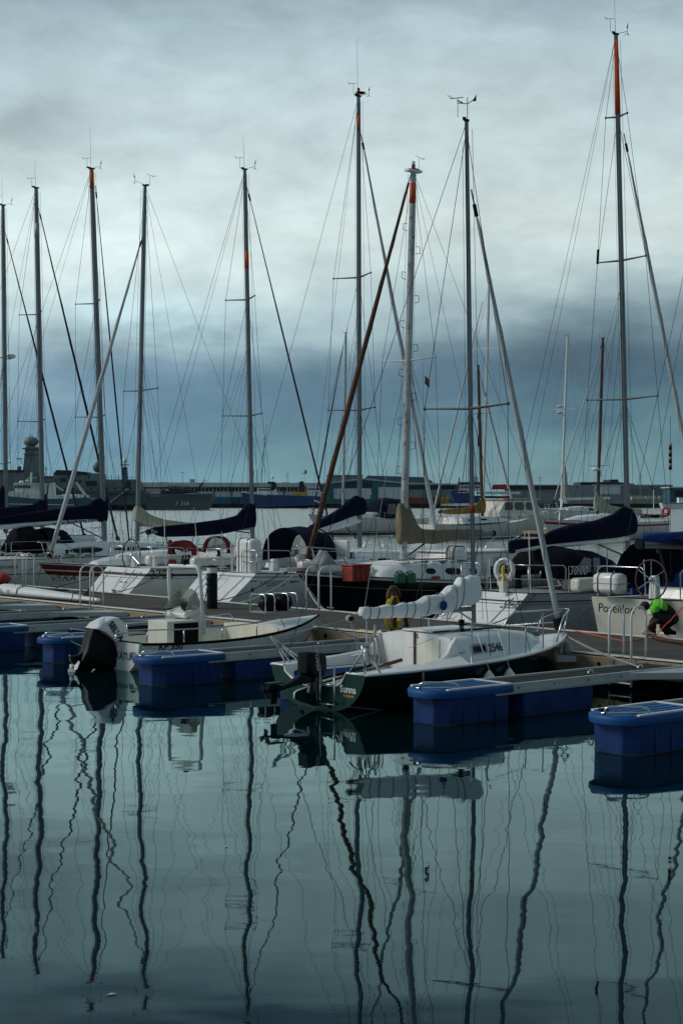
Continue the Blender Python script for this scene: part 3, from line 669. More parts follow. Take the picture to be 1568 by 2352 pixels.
def ventbox(b, p, d=(.5,.5,.06)): m = MB(); m.box(p, d, taper=(.85,.85)); o = b.part(m, 'hatch', 'deck_grey', bevel=.012); m = MB(); m.box(Vector(p)+Vector((0,0,d[2]/2+.002)), (d[0]*.7, d[1]*.7, .012)); b.part(m, 'pane', 'glass_dark', o)
def uboat(name, label, s, t0, group='sailing boats moored on the far side of the pontoon', cat='sailboat'): return Boat(name, label, cat, D(s, t0), UA, group)
def dboat(name, label, s, tb, Lh, group='sailing boats moored on the far side of the pontoon', cat='sailboat'): return Boat(name, label, cat, D(s, tb+Lh), UA+math.pi, group)
BT = lambda v: [(0, v, 1)]
# ---------------------------------------------------------------- leftmost sloops
b = uboat('sailboat', 'white sloop at far left edge whose mast carries a small white radar dome', -32.4, 4.4)
hull(b, 10.2, 3.3, 1.0, 1.05, 1.3, bands=[(0,.24,1),(.80,.85,2)], mats=('gelcoat','antifoul','ink_blue')); deck(b)
cabin(b, [(2.8,1.1,.9,1.0,1.42),(4.5,1.15,.95,1.05,1.5),(6.6,.85,.65,1.12,1.45),(8.0,.4,.25,1.2,1.26)], wins=[(3.2,5.6,.4,.8)])
mast(b, (14,1225), (7,472), .085, spreaders=[(821,.8,.25),(1065,.95,.3)], vane=1); 
m = MB(); m.ball(b.mat_at(817)+Vector((.30,0,.0)), (.17,.17,.1), 12, 8); b.part(m, 'radar_dome', 'gelcoat', smooth=True)
m = MB(); m.box(b.mat_at(817)+Vector((.12,0,-.11)), (.3,.08,.03)); b.part(m, 'radar_bracket', 'alu_dark')
genoa(b, (19,560), (192,1228), .042, 'genoa_navy'); stay(b, b.m1, Vector((0,0,1.1)))
boom(b, (10,1203), (-120,1210), .07); cover(b, [(-110,1190,1212),(-40,1175,1210),(-8,1160,1208),(0,1120,1206),(8,1110,1204)], 'navy_canvas', seed=3)
rails(b, 1.2, 9.2); pulpit(b); pushpit(b)
b = uboat('sailboat', 'white sloop numbered 665 at left with navy boom cover and thin whip antenna', -28.6, 4.4)
hull(b, 10.4, 3.4, 1.05, 1.08, 1.35, bands=[(0,.24,1),(.84,.88,2)], mats=('gelcoat','antifoul','ink_blue')); deck(b)
cabin(b, [(2.8,1.15,.95,1.05,1.5),(4.5,1.2,1.0,1.08,1.55),(6.6,.9,.7,1.15,1.5),(8.2,.4,.25,1.22,1.30)], wins=[(3.2,5.6,.35,.8)])
mast(b, (98,1214), (83,432), .09, spreaders=[(722,.8,.35),(968,.98,.4)], vane=0, band=(512,545), bandmat='alu_paint')
genoa(b, (95,505), (269,1235), .045, 'genoa_navy'); stay(b, b.m1, Vector((0,0,1.1)))
boom(b, (98,1206), (-60,1214), .07); cover(b, [(-60,1192,1212),(0,1166,1207),(40,1163,1205),(79,1157,1203),(90,1147,1202),(100,1136,1201),(108,1131,1200)], 'navy_canvas', seed=4)
liferaft(b, Vector((b.cx(40),-.2,1.66)), (.9,.7,.34))
rails(b, 1.2, 9.2); pulpit(b); pushpit(b)
side_text(b, '665', -6, 1264, .42, -1, -1.6, 'ink_blue', bold=.004)
clutter(b, 2, 8, -1, 2, seed=2)
# ---------------------------------------------------------------- sloop with the lettered boom
b = uboat('sailboat', 'white sloop with web address lettered along its boom under a navy cover', -24.8, 4.4)
hull(b, 11.0, 3.6, 1.05, 1.12, 1.38, bands=[(0,.25,1),(.62,.645,2)], mats=('gelcoat','antifoul','ink_blue')); deck(b)
cabin(b, [(3.0,1.2,1.0,1.08,1.50),(4.6,1.25,1.05,1.1,1.55),(7.0,.95,.75,1.15,1.50),(8.8,.4,.22,1.25,1.30)], wins=[(3.6,4.9,.3,.8,.2),(5.4,7.4,.35,.75,.3)])
mast(b, (240,1252), (210,388), .095, spreaders=[(697,.8,.35),(958,.98,.4)], band=(392,434), whip=1.4)
genoa(b, (222,455), (297,1250) , .03, 'genoa_navy', wraps=False, drum=False); stay(b, b.m1, Vector((0,0,1.1)))
boom(b, (240,1190), (-30,1214), .085, 'white_paint')
cover(b, [(-20,1194,1205),(30,1183,1202),(71,1176,1200),(146,1166,1197),(190,1161,1195),(205,1157,1195),(216,1147,1196),(228,1143,1200),(247,1139,1202)], 'navy_canvas', seed=5)
plane_text(b, 'www.BavAdria.com', (122,1208), (200,1200), -.09, .22, 'ink_blue', bold=.006)
side_text(b, 'BAVARIA', 2, 1308, .17, -1, -1.7, 'ink', shear=.3); side_text(b, 'ch', 0, 1323, .2, -1, -1.7, 'ink', shear=.3)
ab = b.cx(62); ab = b.cx(100); arches(b, [(ab-.2,.75,2.0,1.3),(ab+.15,.8,2.06,1.3),(ab+.6,.8,1.98,1.35),(ab+.85,.75,1.6,1.4)], 'navy_canvas')
arches(b, [(ab-1.25,.70,1.5,1.25),(ab-1.0,.75,2.05,1.2),(ab-.6,.78,2.12,1.2),(ab-.3,.75,1.9,1.25)], 'black_canvas', name='bimini')
arches(b, [(ab+.85,.75,1.6,1.4),(ab+1.2,.7,1.45,1.42)], 'clear_vinyl', name='hood_window', solid=.006)
m = MB(); m.box((ab+.1,-.80,1.72), (.14,.02,.12)); b.part(m, 'logo_patch', 'yellow')
liferaft(b, Vector((b.cx(172),0,1.62)), (1.3,.7,.3))
wheel(b, (b.cx(75,-.4),-.4,1.45), .42)
side_text(b, 'mannan', 342, 1253, .3, -1, -1.2, 'ink', shear=.5)
rails(b, 1.2, 10.0, n=7); pulpit(b); pushpit(b)
for i in range(3): winch(b, (3.4+.5*i, -1.28, 1.15))
clutter(b, 2.5, 9, -1, 3, ('navy_canvas','gelcoat','navy_canvas'), seed=3); moor(b, .02, -1, -23.6, 3.2)
# ---------------------------------------------------------------- red and white sloop bow-in
b = dboat('sailboat', 'white sloop with dark red sheer stripe, lettered VERA, its bow over the pontoon', -18.3, 3.75, 9.3)
hull(b, 9.3, 3.1, .9, .92, 1.16, stem=1.25, stw=.7, bands=[(0,.20,1),(.74,.83,2),(.855,.97,2)], mats=('gelcoat','antifoul','dark_red'), flare=.9); deck(b)
cabin(b, [(2.2,1.0,.8,.95,1.32),(4.0,1.05,.85,.95,1.42),(6.0,.8,.6,1.0,1.36),(7.4,.35,.2,1.05,1.12)], wins=[(2.8,5.4,.35,.8)])
mast(b, (315,1244), (333,427), .070, spreaders=[(897,.95,.0)], vane=1, whip=0)
genoa(b, (320,568), (117,1268), .066, 'genoa_white'); stay(b, b.m1, Vector((0,0,1.0)))
boom(b, (318,1205), (470,1209), .06)
cover(b, [(307,1176,1197),(312,1160,1199),(322,1161,1204),(334,1174,1208),(352,1185,1210),(379,1193,1211),(424,1199,1211),(460,1202,1210)], 'cream_canvas', seed=6)
side_text(b, 'VERA', 146, 1337, .27, 1, 0.8, 'dark_red', shear=.15)
pulpit(b, 8.2); rails(b, 1.0, 8.2, n=6); pushpit(b)
# second small red hood seen further along
clutter(b, 2, 7.5, 1, 2, seed=4); moor(b, .99, 1, -17.4, 3.2, 'rope_dark', .08); moor(b, .99, -1, -19.4, 3.2, 'rope_green', .1)
# ---------------------------------------------------------------- sloop 2726
b = uboat('sailboat', 'white sloop numbered 2726 with navy boom cover and boarding ladder on its sloping stern', -15.1, 4.85)
hull(b, 10.0, 3.4, 1.08, 1.05, 1.25, stw=.66, rake=-1.35, bands=[(0,.22,1),(.845,.90,2),(.80,.81,2)], mats=('gelcoat','antifoul','ink')); deck(b)
cabin(b, [(2.9,1.15,.95,1.06,1.42),(4.4,1.18,.98,1.06,1.52),(6.2,.9,.7,1.12,1.48),(7.8,.4,.22,1.18,1.25)], wins=[(3.6,6.0,.4,.78)])
mast(b, (580,1243), (562,390), .067, 'alu', band=(577,617), spreaders=[(688,.72,.28),(955,.98,.3)])
genoa(b, (575,462), (766,1243), .03, 'genoa_navy', wraps=False); stay(b, b.m1, Vector((0,0,1.1)))
boom(b, (580,1212), (343,1222), .07); cover(b, [(350,1213,1226),(370,1208,1234),(428,1203,1233),(470,1197,1231),(513,1191,1227),(544,1183,1220),(557,1167,1217),(571,1154,1215),(586,1153,1214)], 'navy_canvas', seed=7)
side_text(b, '2726', 367, 1331, .36, -1, -1.66, 'ink', out=.012)
ladder(b, (-.95,-.35,.10), (-.15,-.35,1.05), .42)
wheel(b, (b.cx(302),0,1.42), .46); stern_rim(b)
for y in (-.55,.55): m = MB(); m.box((2.3,y*2.1,1.22), (1.9,.3,.30)); b.part(m, 'coaming', 'gelcoat', bevel=.08); winch(b, (2.3,y*2.1,1.38))
r0 = b.cx(445)
for k, (x_, zt) in enumerate(((r0-.5,1.82),(r0+.75,1.92))): arches(b, [(x_,.62,zt-.02,1.4),(x_+.16,.64,zt,1.4)], 'red_canvas', solid=.03)
arches(b, [(r0-.36,.62,1.80,1.4),(r0+.1,.6,1.5,1.4)], 'red_canvas', lo=.12); arches(b, [(r0+.92,.64,1.9,1.4),(r0+1.3,.6,1.55,1.4)], 'clear_vinyl', name='hood_window', solid=.006)
pushpit(b); rails(b, 1.1, 9.0); pulpit(b, 9.0)
liferaft(b, Vector((b.cx(505), -1.0, 1.35)), (.30,.5,.62), name='outboard_cover')
m = MB(); m.tube([b.cp(445,1165,-1.5), b.cp(450,1225,-1.5), b.cp(459,1310,-1.5)], [.006,.012,.014], 5); b.part(m, 'whip_antenna', 'gelcoat')
clutter(b, 1.5, 8, -1, 3, ('black_rubber','navy_canvas','gelcoat'), seed=5); moor(b, .05, -1, -13.2, 3.2, 'rope_red', .1); moor(b, .05, 1, -16.6, 3.2, 'rope_dark', .08)
# ---------------------------------------------------------------- sloop with white raft canister on the stern rail
b = uboat('sailboat', 'white sloop with tall white raft canister on stern rail and navy spray hood', -10.5, 5.0)
hull(b, 10.9, 3.6, 1.10, 1.08, 1.3, stw=.64, rake=-1.55, bands=[(0,.22,1),(.925,.955,2)], mats=('gelcoat','antifoul','deck_grey')); deck(b)
cabin(b, [(3.0,1.25,1.05,1.08,1.48),(4.6,1.25,1.05,1.08,1.56),(6.6,1.0,.8,1.14,1.52),(8.6,.45,.25,1.2,1.28)], wins=[(3.5,4.8,.25,.8,.2),(5.0,7.3,.3,.78,.3)])
mast(b, (826,1258), (823,222), .068, spreaders=[(637,.80,.26),(942,1.0,.3)], band=(265,300), whip=1.6)
m = MB(); m.lathe([(.03,0),(.14,.02),(.14,.04),(.03,.07)], b.m1+Vector((.08,0,.10)), 14); b.part(m, 'gps_dish', 'black_plastic', smooth=True)
m = MB(); m.tube([b.m1+Vector((0,0,.05)), b.m1+Vector((0,0,.25))], .04, 8); b.part(m, 'beacon', 'red')
genoa(b, (836,345), (1003,1228), .060, 'genoa_white'); stay(b, b.m1, Vector((.1,0,1.2)))
boom(b, (826,1196), (708,1224), .07, 'white_paint')
cover(b, [(718,1212,1227),(750,1202,1222),(790,1190,1212),(818,1180,1203)], 'sailcloth', name='furled_sail', seed=2, wmin=.12)
cover(b, [(708,1211,1225),(721,1202,1220),(744,1189,1213),(777,1169,1201),(800,1149,1191),(815,1137,1187),(831,1140,1184),(838,1152,1180)], 'navy_canvas', seed=8, wmin=.13)
aft = b.cx(655); arches(b, [(aft,.98,2.22,1.35),(aft+.5,1.02,2.28,1.38),(aft+.95,1.02,2.12,1.4)], 'navy_canvas')
arches(b, [(aft+.95,1.0,2.10,1.4),(aft+1.35,.95,1.75,1.42),(aft+1.6,.85,1.5,1.45)], 'clear_vinyl', name='hood_window', solid=.006)
m = MB()
for k in (0,.95): m.tube([Vector((aft+k, 1.0*math.cos(a_*math.pi/12)**1, 1.36+.88*math.sin(a_*math.pi/12)**.8)) for a_ in range(13)], .018, 6)
b.part(m, 'hood_frame', 'black_canvas')
stern = b.cx(572,-.6)
liferaft(b, Vector((stern+.1,-.45,1.52)), (.38,.72,.95))
wheel(b, (b.cx(566), 0, 1.48), .46); stern_rim(b)
for y in (-1.2,1.2): m = MB(); m.box((2.6,y,1.24), (2.4,.34,.32)); b.part(m, 'coaming', 'gelcoat', bevel=.09); winch(b, (2.4,y,1.42)); winch(b, (3.2,y,1.42))
for y_, w_ in ((-.55,.9),(.75,.6)): m = MB(); m.box((3.25,y_,1.55), (.12,w_,.7)); b.part(m, 'companionway_bulkhead', 'gelcoat', bevel=.02)
ladder(b, (-1.2,.1,.12), (-.2,.1,1.15), .42)
side_text(b, 'SUN ODYSSEY 36i', 622, 1344, .125, -1, -1.7, 'ink', shear=.2); side_text(b, 'performance', 637, 1349, .10, -1, -1.7, 'ink', shear=.35)
for xa, xb in ((605,618),(684,702)):
    m = MB(); pa = b.cp(xa,1337,-1.7); pb = b.cp(xb,1337,-1.7); m.grid([[b.surf(pa.x+(pb.x-pa.x)*i/4, pa.z+dz, -1, .006) for dz in (-.012,.012)] for i in range(5)]); b.part(m, 'stripe', 'ink', b.hull)
m = MB(); pc = b.cp(608,1357,-1.7); m.ball(b.surf(pc.x, pc.z, -1, .0), (.05,.012,.05), 10, 6); b.part(m, 'exhaust_outlet', 'black_plastic', b.hull)
pushpit(b); rails(b, 1.1, 9.8, n=7); pulpit(b, 9.8)
side_text(b, '2193', 775, 1284, .2, -1, -1.35, 'ink') if False else None
p = b.side(b.cx(752,-1.1), .55, -1)
text('2193', .26, lambda x, y: b.side(min(8.5, p.x+x), .35+y*2.4, -1, .01), 'ink', b.root)
clutter(b, 1.8, 8.5, -1, 3, ('black_rubber','black_rubber','gelcoat'), seed=6); moor(b, .06, -1, -8.6, 3.2, 'rope_dark', .12)
# ---------------------------------------------------------------- black-hulled old cruiser bow-in
b = dboat('sailboat', 'black hulled cruiser with flaking white mast, brown furled genoa and beige boom cover', -6.1, 3.75, 9.2)
hull(b, 9.2, 3.2, 1.05, 1.0, 1.30, stem=1.5, stw=.7, bands=[(0,.22,1),(.955,1,2),(.80,.81,3)], mats=('black_paint' if False else 'antifoul','antifoul_red','gelcoat','timber'), flare=.9); deck(b, mat_='deck_grey')
b.hull.data.materials[0] = mat('black_hull', (.008,.008,.011), .22, var=.25, streak=.3, dirt=(.025,.023,.02), coat=.3); M['black_hull'] = b.hull.data.materials[0]
cabin(b, [(4.1,1.05,.92,1.02,1.42),(5.0,1.1,.95,1.02,1.46),(6.0,1.0,.86,1.05,1.46),(6.8,.85,.7,1.1,1.42),(7.1,.75,.6,1.12,1.2)], wins=[(4.2,4.45,.35,.8,.2),(4.75,5.3,.35,.8,.15),(5.6,5.9,.4,.8,.2)])
fm_ = mat('flaking_paint', (.50,.53,.54), .6, var=.2, scale=3, bump=.004); t = fm_.node_tree
nz = t.nodes.new('ShaderNodeTexNoise'); nz.inputs['Scale'].default_value = 7; nz.inputs['Detail'].default_value = 9; nz.inputs['Roughness'].default_value = .75
rp = t.nodes.new('ShaderNodeMapRange'); rp.inputs[1].default_value = .56; rp.inputs[2].default_value = .60; t.links.new(nz.outputs[0], rp.inputs[0]); tcx = t.nodes.new('ShaderNodeTexCoord'); t.links.new(tcx.outputs['Object'], nz.inputs['Vector'])
bs = t.nodes['Principled BSDF']; old = bs.inputs['Base Color'].links[0].from_socket; mm = t.nodes.new('ShaderNodeMix'); mm.data_type = 'RGBA'; mm.inputs[7].default_value = (.10,.12,.14,1); t.links.new(old, mm.inputs[6]); t.links.new(rp.outputs[0], mm.inputs['Factor']); t.links.new(mm.outputs[2], bs.inputs['Base Color']); M['flaking'] = fm_
mo = mast(b, (925,1302), (949,392), .092, 'flaking', band=(420,467), spreaders=[(828,.98,.0)], vane=0, whip=0, tip=.82)
m = MB(); m.tube([b.m1+Vector((0,0,.06)), b.m1+Vector((0,0,.16))], .05, 10); b.part(m, 'beacon', 'red', mo); m = MB(); m.tube([b.m1+Vector((0,0,.16)), b.m1+Vector((0,0,.24))], .045, 10); b.part(m, 'beacon_base', 'gelcoat', mo)
m = MB(); m.box(b.m1, (.46,.16,.06)); b.part(m, 'masthead_crane', 'gelcoat', mo)
m = MB()
for i in range(13):
    y = 520+i*56; q = b.mat_at(y); sg = 1 if i % 2 else -1; e = Vector((0, sg*.05, 0)); m.tube([q+e+Vector((sg*-.02,sg*.1,.09)), q+Vector((-sg*.14,sg*.16,.10)), q+Vector((-sg*.16,sg*.16,-.06)), q+e+Vector((sg*-.02,sg*.1,-.09))], .009, 5)
b.part(m, 'mast_steps', 'alu_dark', mo)
genoa(b, (933,438), (707,1283), .066, 'genoa_brown', drum=False, tipk=.5); stay(b, b.m1, Vector((0,0,1.2)))
for k in (1130,1152): m = MB(); q = b.cp(728+(1152-k)*.25, k); m.torus(q, .068, .013, (b.cp(707,1283)-b.cp(933,438)).to_track_quat('Z','Y').to_matrix(), 14, 5); b.part(m, 'rope_lashing', 'rope_white')
boom(b, (925,1240), (1130,1225), .06)
cover(b, [(913,1154,1252),(925,1153,1252),(938,1155,1252),(945,1177,1251),(956,1203,1249),(966,1214,1248),(996,1216,1251),(1041,1214,1242),(1085,1214,1232),(1110,1216,1228)], 'beige_canvas', seed=9, wob=.012, wk=.3)
side_text(b, 'Julius', 874, 1356, .15, 1, 1.2, 'timber_dark', shear=.5)
pulpit(b, 8.0, h=.62); rails(b, 1.5, 8.0, n=6); pushpit(b)
m = MB(); m.box((5.7,.6,1.53), (1.8,.16,.03)); b.part(m, 'roof_plank', 'timber')
for i in range(7): m = MB(); m.box((4.3+i*.32,.86,1.48), (.18,.10,.035)); b.part(m, 'vent_slot', 'green_plastic' if i % 2 else 'gelcoat')
m = MB(); q = b.cp(738,1297,.3); m.grid([[q+Vector((.5*i/5-.3, .6*j/5-.3, .35*math.sin(math.pi*i/5)*math.sin(math.pi*j/5)+.03*random.random())) for j in range(6)] for i in range(6)]); b.part(m, 'tarpaulin', 'deck_grey', smooth=True, solid=.02)
m = MB(); q = b.pt(.99,1,1); m.box((b.Lh+.05,0,1.36), (.7,.28,.08)); m.tube([(b.Lh+.2,0,1.4),(b.Lh+.42,0,1.25)], .05, 8); b.part(m, 'anchor_roller', 'steel')
JUL = b
# lifts of stove pipe raft
liferaft(b, Vector((b.cx(1060,.7),.5,1.45)), (.45,.45,.75), name='raft_canister')
b = JUL
def crate(name, label, px, py, dims, m_, off, group=None):
    q = JUL.Mt @ JUL.cp(px, py, off); r = empty(name, q, JUL.a, label, 'crate' if 'crate' in name else 'jerrycan', group)
    return r
q = crate('red_crate', 'red plastic storage crate on the deck of the black hulled cruiser', 818, 1337, None, None, .95)
m = MB(); m.box((0,0,.19), (.54,.4,.36), taper=(1.04,1.04)); m.build('body', 'red_plastic', q, bevel=.03)
m = MB(); m.box((0,0,.395), (.59,.44,.055)); m.build('lid', 'red_plastic', q, bevel=.015)
for i in (-.16,0,.16): m = MB(); m.box((i,.212,.20), (.05,.03,.30)); m.build('rib', 'red_plastic', q, bevel=.01)
for i, (px, lb) in enumerate(((918, 'green jerrycan, the left of two lashed beside the cabin of the black cruiser'), (941, 'green jerrycan, the right of two lashed beside the cabin of the black cruiser'))):
    q = crate('jerrycan', lb, px, 1343, None, None, 1.2, 'green jerrycans on the black cruiser')
    m = MB(); m.box((0,0,.15), (.28,.17,.27)); m.build('body', 'green_plastic', q, bevel=.04)
    m = MB(); m.tube([(-.07,0,.28),(-.05,0,.325),(.05,0,.325),(.07,0,.28)], .016, 6); m.build('handle', 'green_plastic', q, smooth=True)
    m = MB(); m.lathe([(.028,0),(.028,.04)], (.10,0,.28), 10); m.build('cap', 'red', q)
clutter(JUL, 1.5, 8, 1, 2, ('gelcoat','black_rubber'), seed=7); moor(JUL, .99, 1, -4.2, 3.2, 'rope_white', .25, .018); moor(JUL, .99, -1, -7.6, 3.2, 'rope_white', .1)
# ---------------------------------------------------------------- small pilothouse boat between
b = uboat('pilothouse_boat', 'small white pilothouse motorboat with trapezoid side window behind the boom covers', -8.3, 9.6, cat='motorboat')
hull(b, 6.8, 2.5, .85, .85, 1.15, stw=.9, bands=[(0,.24,1)], mats=('gelcoat','antifoul')); deck(b)
xa, xb, xc = b.cx(1040,-.9), b.cx(1062,-.9), b.cx(1196,-.9)
m = MB(); w = .92; poly = [(xa,.8),(xb,1.56),(xc,1.56),(xc-.05,.8)]
m.loft([[Vector((x,y,z)) for x, z in poly] for y in (-w, w)]); ph = b.part(m, 'pilothouse', 'gelcoat', bevel=.04)
m = MB(); m.box(((xb+xc)/2+.05,0,1.59), (xc-xb+.25,2.0,.05)); b.part(m, 'roof', 'gelcoat', ph, bevel=.025)
for px0, px1, sl in ((1132,1160,.08),):
    for sd in (-1,1):
        A = b.cx(px0,-.95); B_ = b.cx(px1,-.95); m = MB(); m.prism([(A-.03,sd*w,1.0),(B_+.03,sd*w,1.0),(B_+.02,sd*w,1.44),(A+.10,sd*w,1.44)], (0,sd*.012,0)); fr = b.part(m, 'window_frame', 'deck_grey', ph)
        m = MB(); m.prism([(A+.02,sd*(w+.013),1.05),(B_-.02,sd*(w+.013),1.05),(B_-.03,sd*(w+.013),1.39),(A+.13,sd*(w+.013),1.39)], (0,sd*.006,0)); b.part(m, 'pane', 'clear_vinyl', fr)
m = MB(); m.prism([(xa+.26,-w,1.0),(xb+.6,-w,1.0),(xb+.38,-w,1.42),(xb+.06,-w,1.42)], (0,-.01,0)); b.part(m, 'side_window', 'plexi', ph)
plane_text(b, '194', (1169,1303), (1185,1303), -.94, .25, 'ink_blue', ph)
rails(b, 1, 5.8, n=5); pulpit(b, 5.8)
# ---------------------------------------------------------------- grey sloop with horseshoe buoy
b = uboat('sailboat', 'tall masted grey hulled sloop lettered Stella with white sloping stern and navy hoods', -.8, 4.9)
hull(b, 9.8, 3.2, 1.02, 1.0, 1.22, stw=.66, rake=-1.45, bands=[(0,.22,2),(.86,.885,2),(.82,.83,2)], mats=('gelcoat_grey','gelcoat','ink'), trans=1); deck(b, mat_='deck_grey')
cabin(b, [(3.0,1.15,.95,1.02,1.40),(4.4,1.15,.95,1.02,1.48),(6.4,.9,.7,1.08,1.42),(7.8,.4,.22,1.14,1.2)], wins=[(3.4,6.0,.35,.8)])
mast(b, (1443,1302), (1414,80), .062, spreaders=[(268,.32,.05),(598,.72,.0),(917,1.05,.1)], vane=1)
bn = b.mat_at; m = MB(); m.tube([bn(262), bn(180), bn(92)], [.067,.060,.048], 12); b.part(m, 'orange_mast_top', 'orange', smooth=True)
genoa(b, (1441,350), (1582,1070), .050, 'genoa_white'); stay(b, b.m1, Vector((.05,0,1.1)))
m = MB(); q = bn(598)+Vector((0,.72,0)); m.tube([q, q+Vector((.0,-.02,.34))], .03, 8); b.part(m, 'radar_reflector', 'black_plastic')
boom(b, (1440,1236), (1178,1263), .065, 'white_paint')
cover(b, [(1168,1242,1266),(1185,1238,1266),(1235,1237,1256),(1264,1219,1252),(1308,1204,1247),(1365,1195,1242),(1409,1179,1238),(1424,1166,1235),(1436,1161,1233),(1449,1167,1230),(1456,1186,1227)], 'navy_canvas', seed=10, wk=.34)
plane_text(b, 'Stella', (1104,1352), (1170,1362), -.3, .3, 'ink') if False else None
for yy, zz, tx, sz in ((-.55,.72,'Stella',.26),): stern_text(b, tx, yy, zz, sz, shear=.4)
c0 = b.cx(1228); arches(b, [(c0-.12,.72,1.45,1.25),(c0,.78,1.90,1.25),(c0+.5,.80,1.98,1.3),(c0+1.0,.80,1.9,1.3)], 'black_canvas', name='bimini')
arches(b, [(c0+1.05,.8,1.88,1.2),(c0+1.5,.85,1.86,1.2),(c0+1.9,.85,1.72,1.2),(c0+2.05,.8,1.4,1.22)], 'navy_canvas')
m = MB(); q = c0+.8; m.prism([(q-.45,-.83,1.42),(q+.1,-.83,1.40),(q+.1,-.83,1.70),(q-.1,-.83,1.74)], (0,-.012,0)); m.prism([(q+.2,-.83,1.38),(q+.42,-.83,1.38),(q+.38,-.83,1.72),(q+.18,-.83,1.72)], (0,-.012,0)); b.part(m, 'hood_window', 'clear_vinyl')
m = MB(); m.box((c0+1.9,-1.22,1.2), (1.1,.03,.45)); b.part(m, 'weather_cloth', 'navy_canvas', bevel=.01)
plane_text(b, '30.00', (1306,1320), (1340,1320), -1.25, .26, 'white_ink', shear=.3)
pushpit(b); rails(b, 1.1, 8.8, n=6); pulpit(b, 8.8)
for y in (-1.1,1.1): m = MB(); m.box((2.3,y,1.16), (1.8,.3,.30)); b.part(m, 'coaming', 'gelcoat_cream', bevel=.07); winch(b, (2.3,y,1.32), .09)
m = MB(); m.box((-.12,-.45,1.18), (.12,.12,.28)); b.part(m, 'stern_post', 'gelcoat_cream')
ladder(b, (-1.1,.75,.15), (-.45,.75,.85), .36, 3); stern_rim(b)
STE = b
q = D(.15, 4.95, 0); q = STE.Mt @ STE.cp(1158, 1310, -.5)
def horseshoe(loc, ang, label, lettering=None, lamp=None, sz=.27):
    r = empty('horseshoe_buoy', loc, ang, label, 'lifebuoy'); rt = Matrix.Rotation(R(90), 3, 'Y') @ Matrix.Rotation(R(0), 3, 'Z')
    m = MB(); pts = []
    for i in range(25):
        a = R(-58+i*(296/24)); pts.append(Vector((0, sz*math.sin(a-R(90)+R(0)) if False else sz*math.cos(a), sz*1.12*math.sin(a))))
    m.tube(pts, .085*sz/.27, 10, flat=1.0); o = m.build('buoy_body', 'gelcoat', r, smooth=True)
    if lettering:
        def f(x, y):
            a = math.pi/2-(x-len(lettering)*.020)/sz*1.05; rr = sz-.03+y; return Vector((-.088*sz/.27-.004, -rr*math.cos(a)*-1*-1, rr*1.12*math.sin(a)))
        text(lettering, .095, f, 'ink', r)
    if lamp:
        m = MB(); m.tube([(-.03,0,.10),(-.04,.02,0),(-.03,0,-.12),(-.03,-.03,-.22)], [.035,.042,.04,.035], 8); m.build('drogue_bag' if lamp == 'yellow' else 'light', lamp, r, smooth=True)
    return r
# ring opening faces down
def rot_open(): pass
hs = horseshoe(q, UA+.35, 'white horseshoe lifebuoy with yellow rope bag on the stern rail of the grey sloop', 'Stella', 'yellow', .19)
clutter(STE, 1.3, 8, -1, 2, ('black_rubber','black_rubber'), seed=8); moor(STE, .02, -1, .9, 3.2, 'rope_dark', .1)
# ---------------------------------------------------------------- white wide-sterned sloop lettered Poseidon
b = uboat('sailboat', 'broad white stern of the sloop lettered Poseidon with a white raft canister and wheel', 4.25, 4.3)
hull(b, 12.0, 3.7, 1.10, 1.12, 1.4, stw=.93, rake=.35, bands=[(0,.2,1),(.93,.96,2)], mats=('gelcoat_cream','antifoul','gelcoat_cream'), flare=.5, cst=.24); deck(b)
cabin(b, [(3.6,1.3,1.1,1.12,1.5),(5.4,1.3,1.1,1.12,1.6),(8.2,.95,.75,1.2,1.55),(10,.4,.25,1.3,1.36)], wins=[(4,7.4,.35,.8)])
mast(b, (1740,1330), (1725,-90), .09, spreaders=[(640,.8,.2),(960,1.0,.2)])
for q0 in (Vector((.1,-1.2,1.2)), Vector((.1,1.2,1.2))): stay(b, b.m1, q0)
boom(b, (1740,1257), (1472,1250), .08, 'alu')
cover(b, [(1472,1231,1242),(1485,1226,1247),(1515,1223,1250),(1568,1220,1248),(1640,1212,1246),(1700,1190,1246),(1740,1140,1244)], 'blue_canvas', seed=11, wk=.5)
stern_text(b, 'Poseidon', b.pt(0,.75,1).y-.10, .80, .25, 'ink', shear=.28, bold=.001, out=.003)
m = MB(); zz = .42; xx = b.pt(0,.5,1).x-.02
m.tube([(xx,.55,zz),(xx-.1,.5,zz+.05),(xx-.1,-.05,zz+.05),(xx,-.1,zz)], .014, 6); b.part(m, 'grab_rail', 'steel', b.hull)
for y, z in ((1.45,.14),(.30,.08)): m = MB(); m.ball((b.pt(0,.4,1).x-.04,y,z), (.03,.06,.06), 10, 6); b.part(m, 'exhaust_outlet', 'black_plastic', b.hull)
for y, z in ((-.78,.60),(-.78,.42),(-1.0,.36)): m = MB(); m.lathe([(.06,0),(.05,.02),(.02,.03)], (b.pt(0,.5,1).x-.0,y,z), 12, Matrix.Rotation(R(-90), 3, 'Y')); b.part(m, 'through_hull', 'steel', b.hull)
liferaft(b, Vector((b.cx(1388,1.2)+.1, 1.15, 1.38)), (.34,.66,.40), strap='alu_dark')
wheel(b, (b.cx(1495,.0),.0,1.50), .37, 'timber_dark')
m = MB(); m.box((.55,-.1,1.2), (.5,1.2,.24), taper=(.5,.8)); b.part(m, 'helm_seat', 'gelcoat', bevel=.04)
m = MB(); m.box((1.2,-.75,1.36), (1.0,.5,.03), Matrix.Rotation(R(12),3,'Y')); b.part(m, 'solar_panel', 'glass_dark')
c0 = b.cx(1545,-.2); arches(b, [(c0,1.25,2.28,1.2),(c0+.6,1.3,2.38,1.25),(c0+1.3,1.3,2.2,1.3),(c0+1.8,1.2,1.7,1.35)], 'navy_canvas')
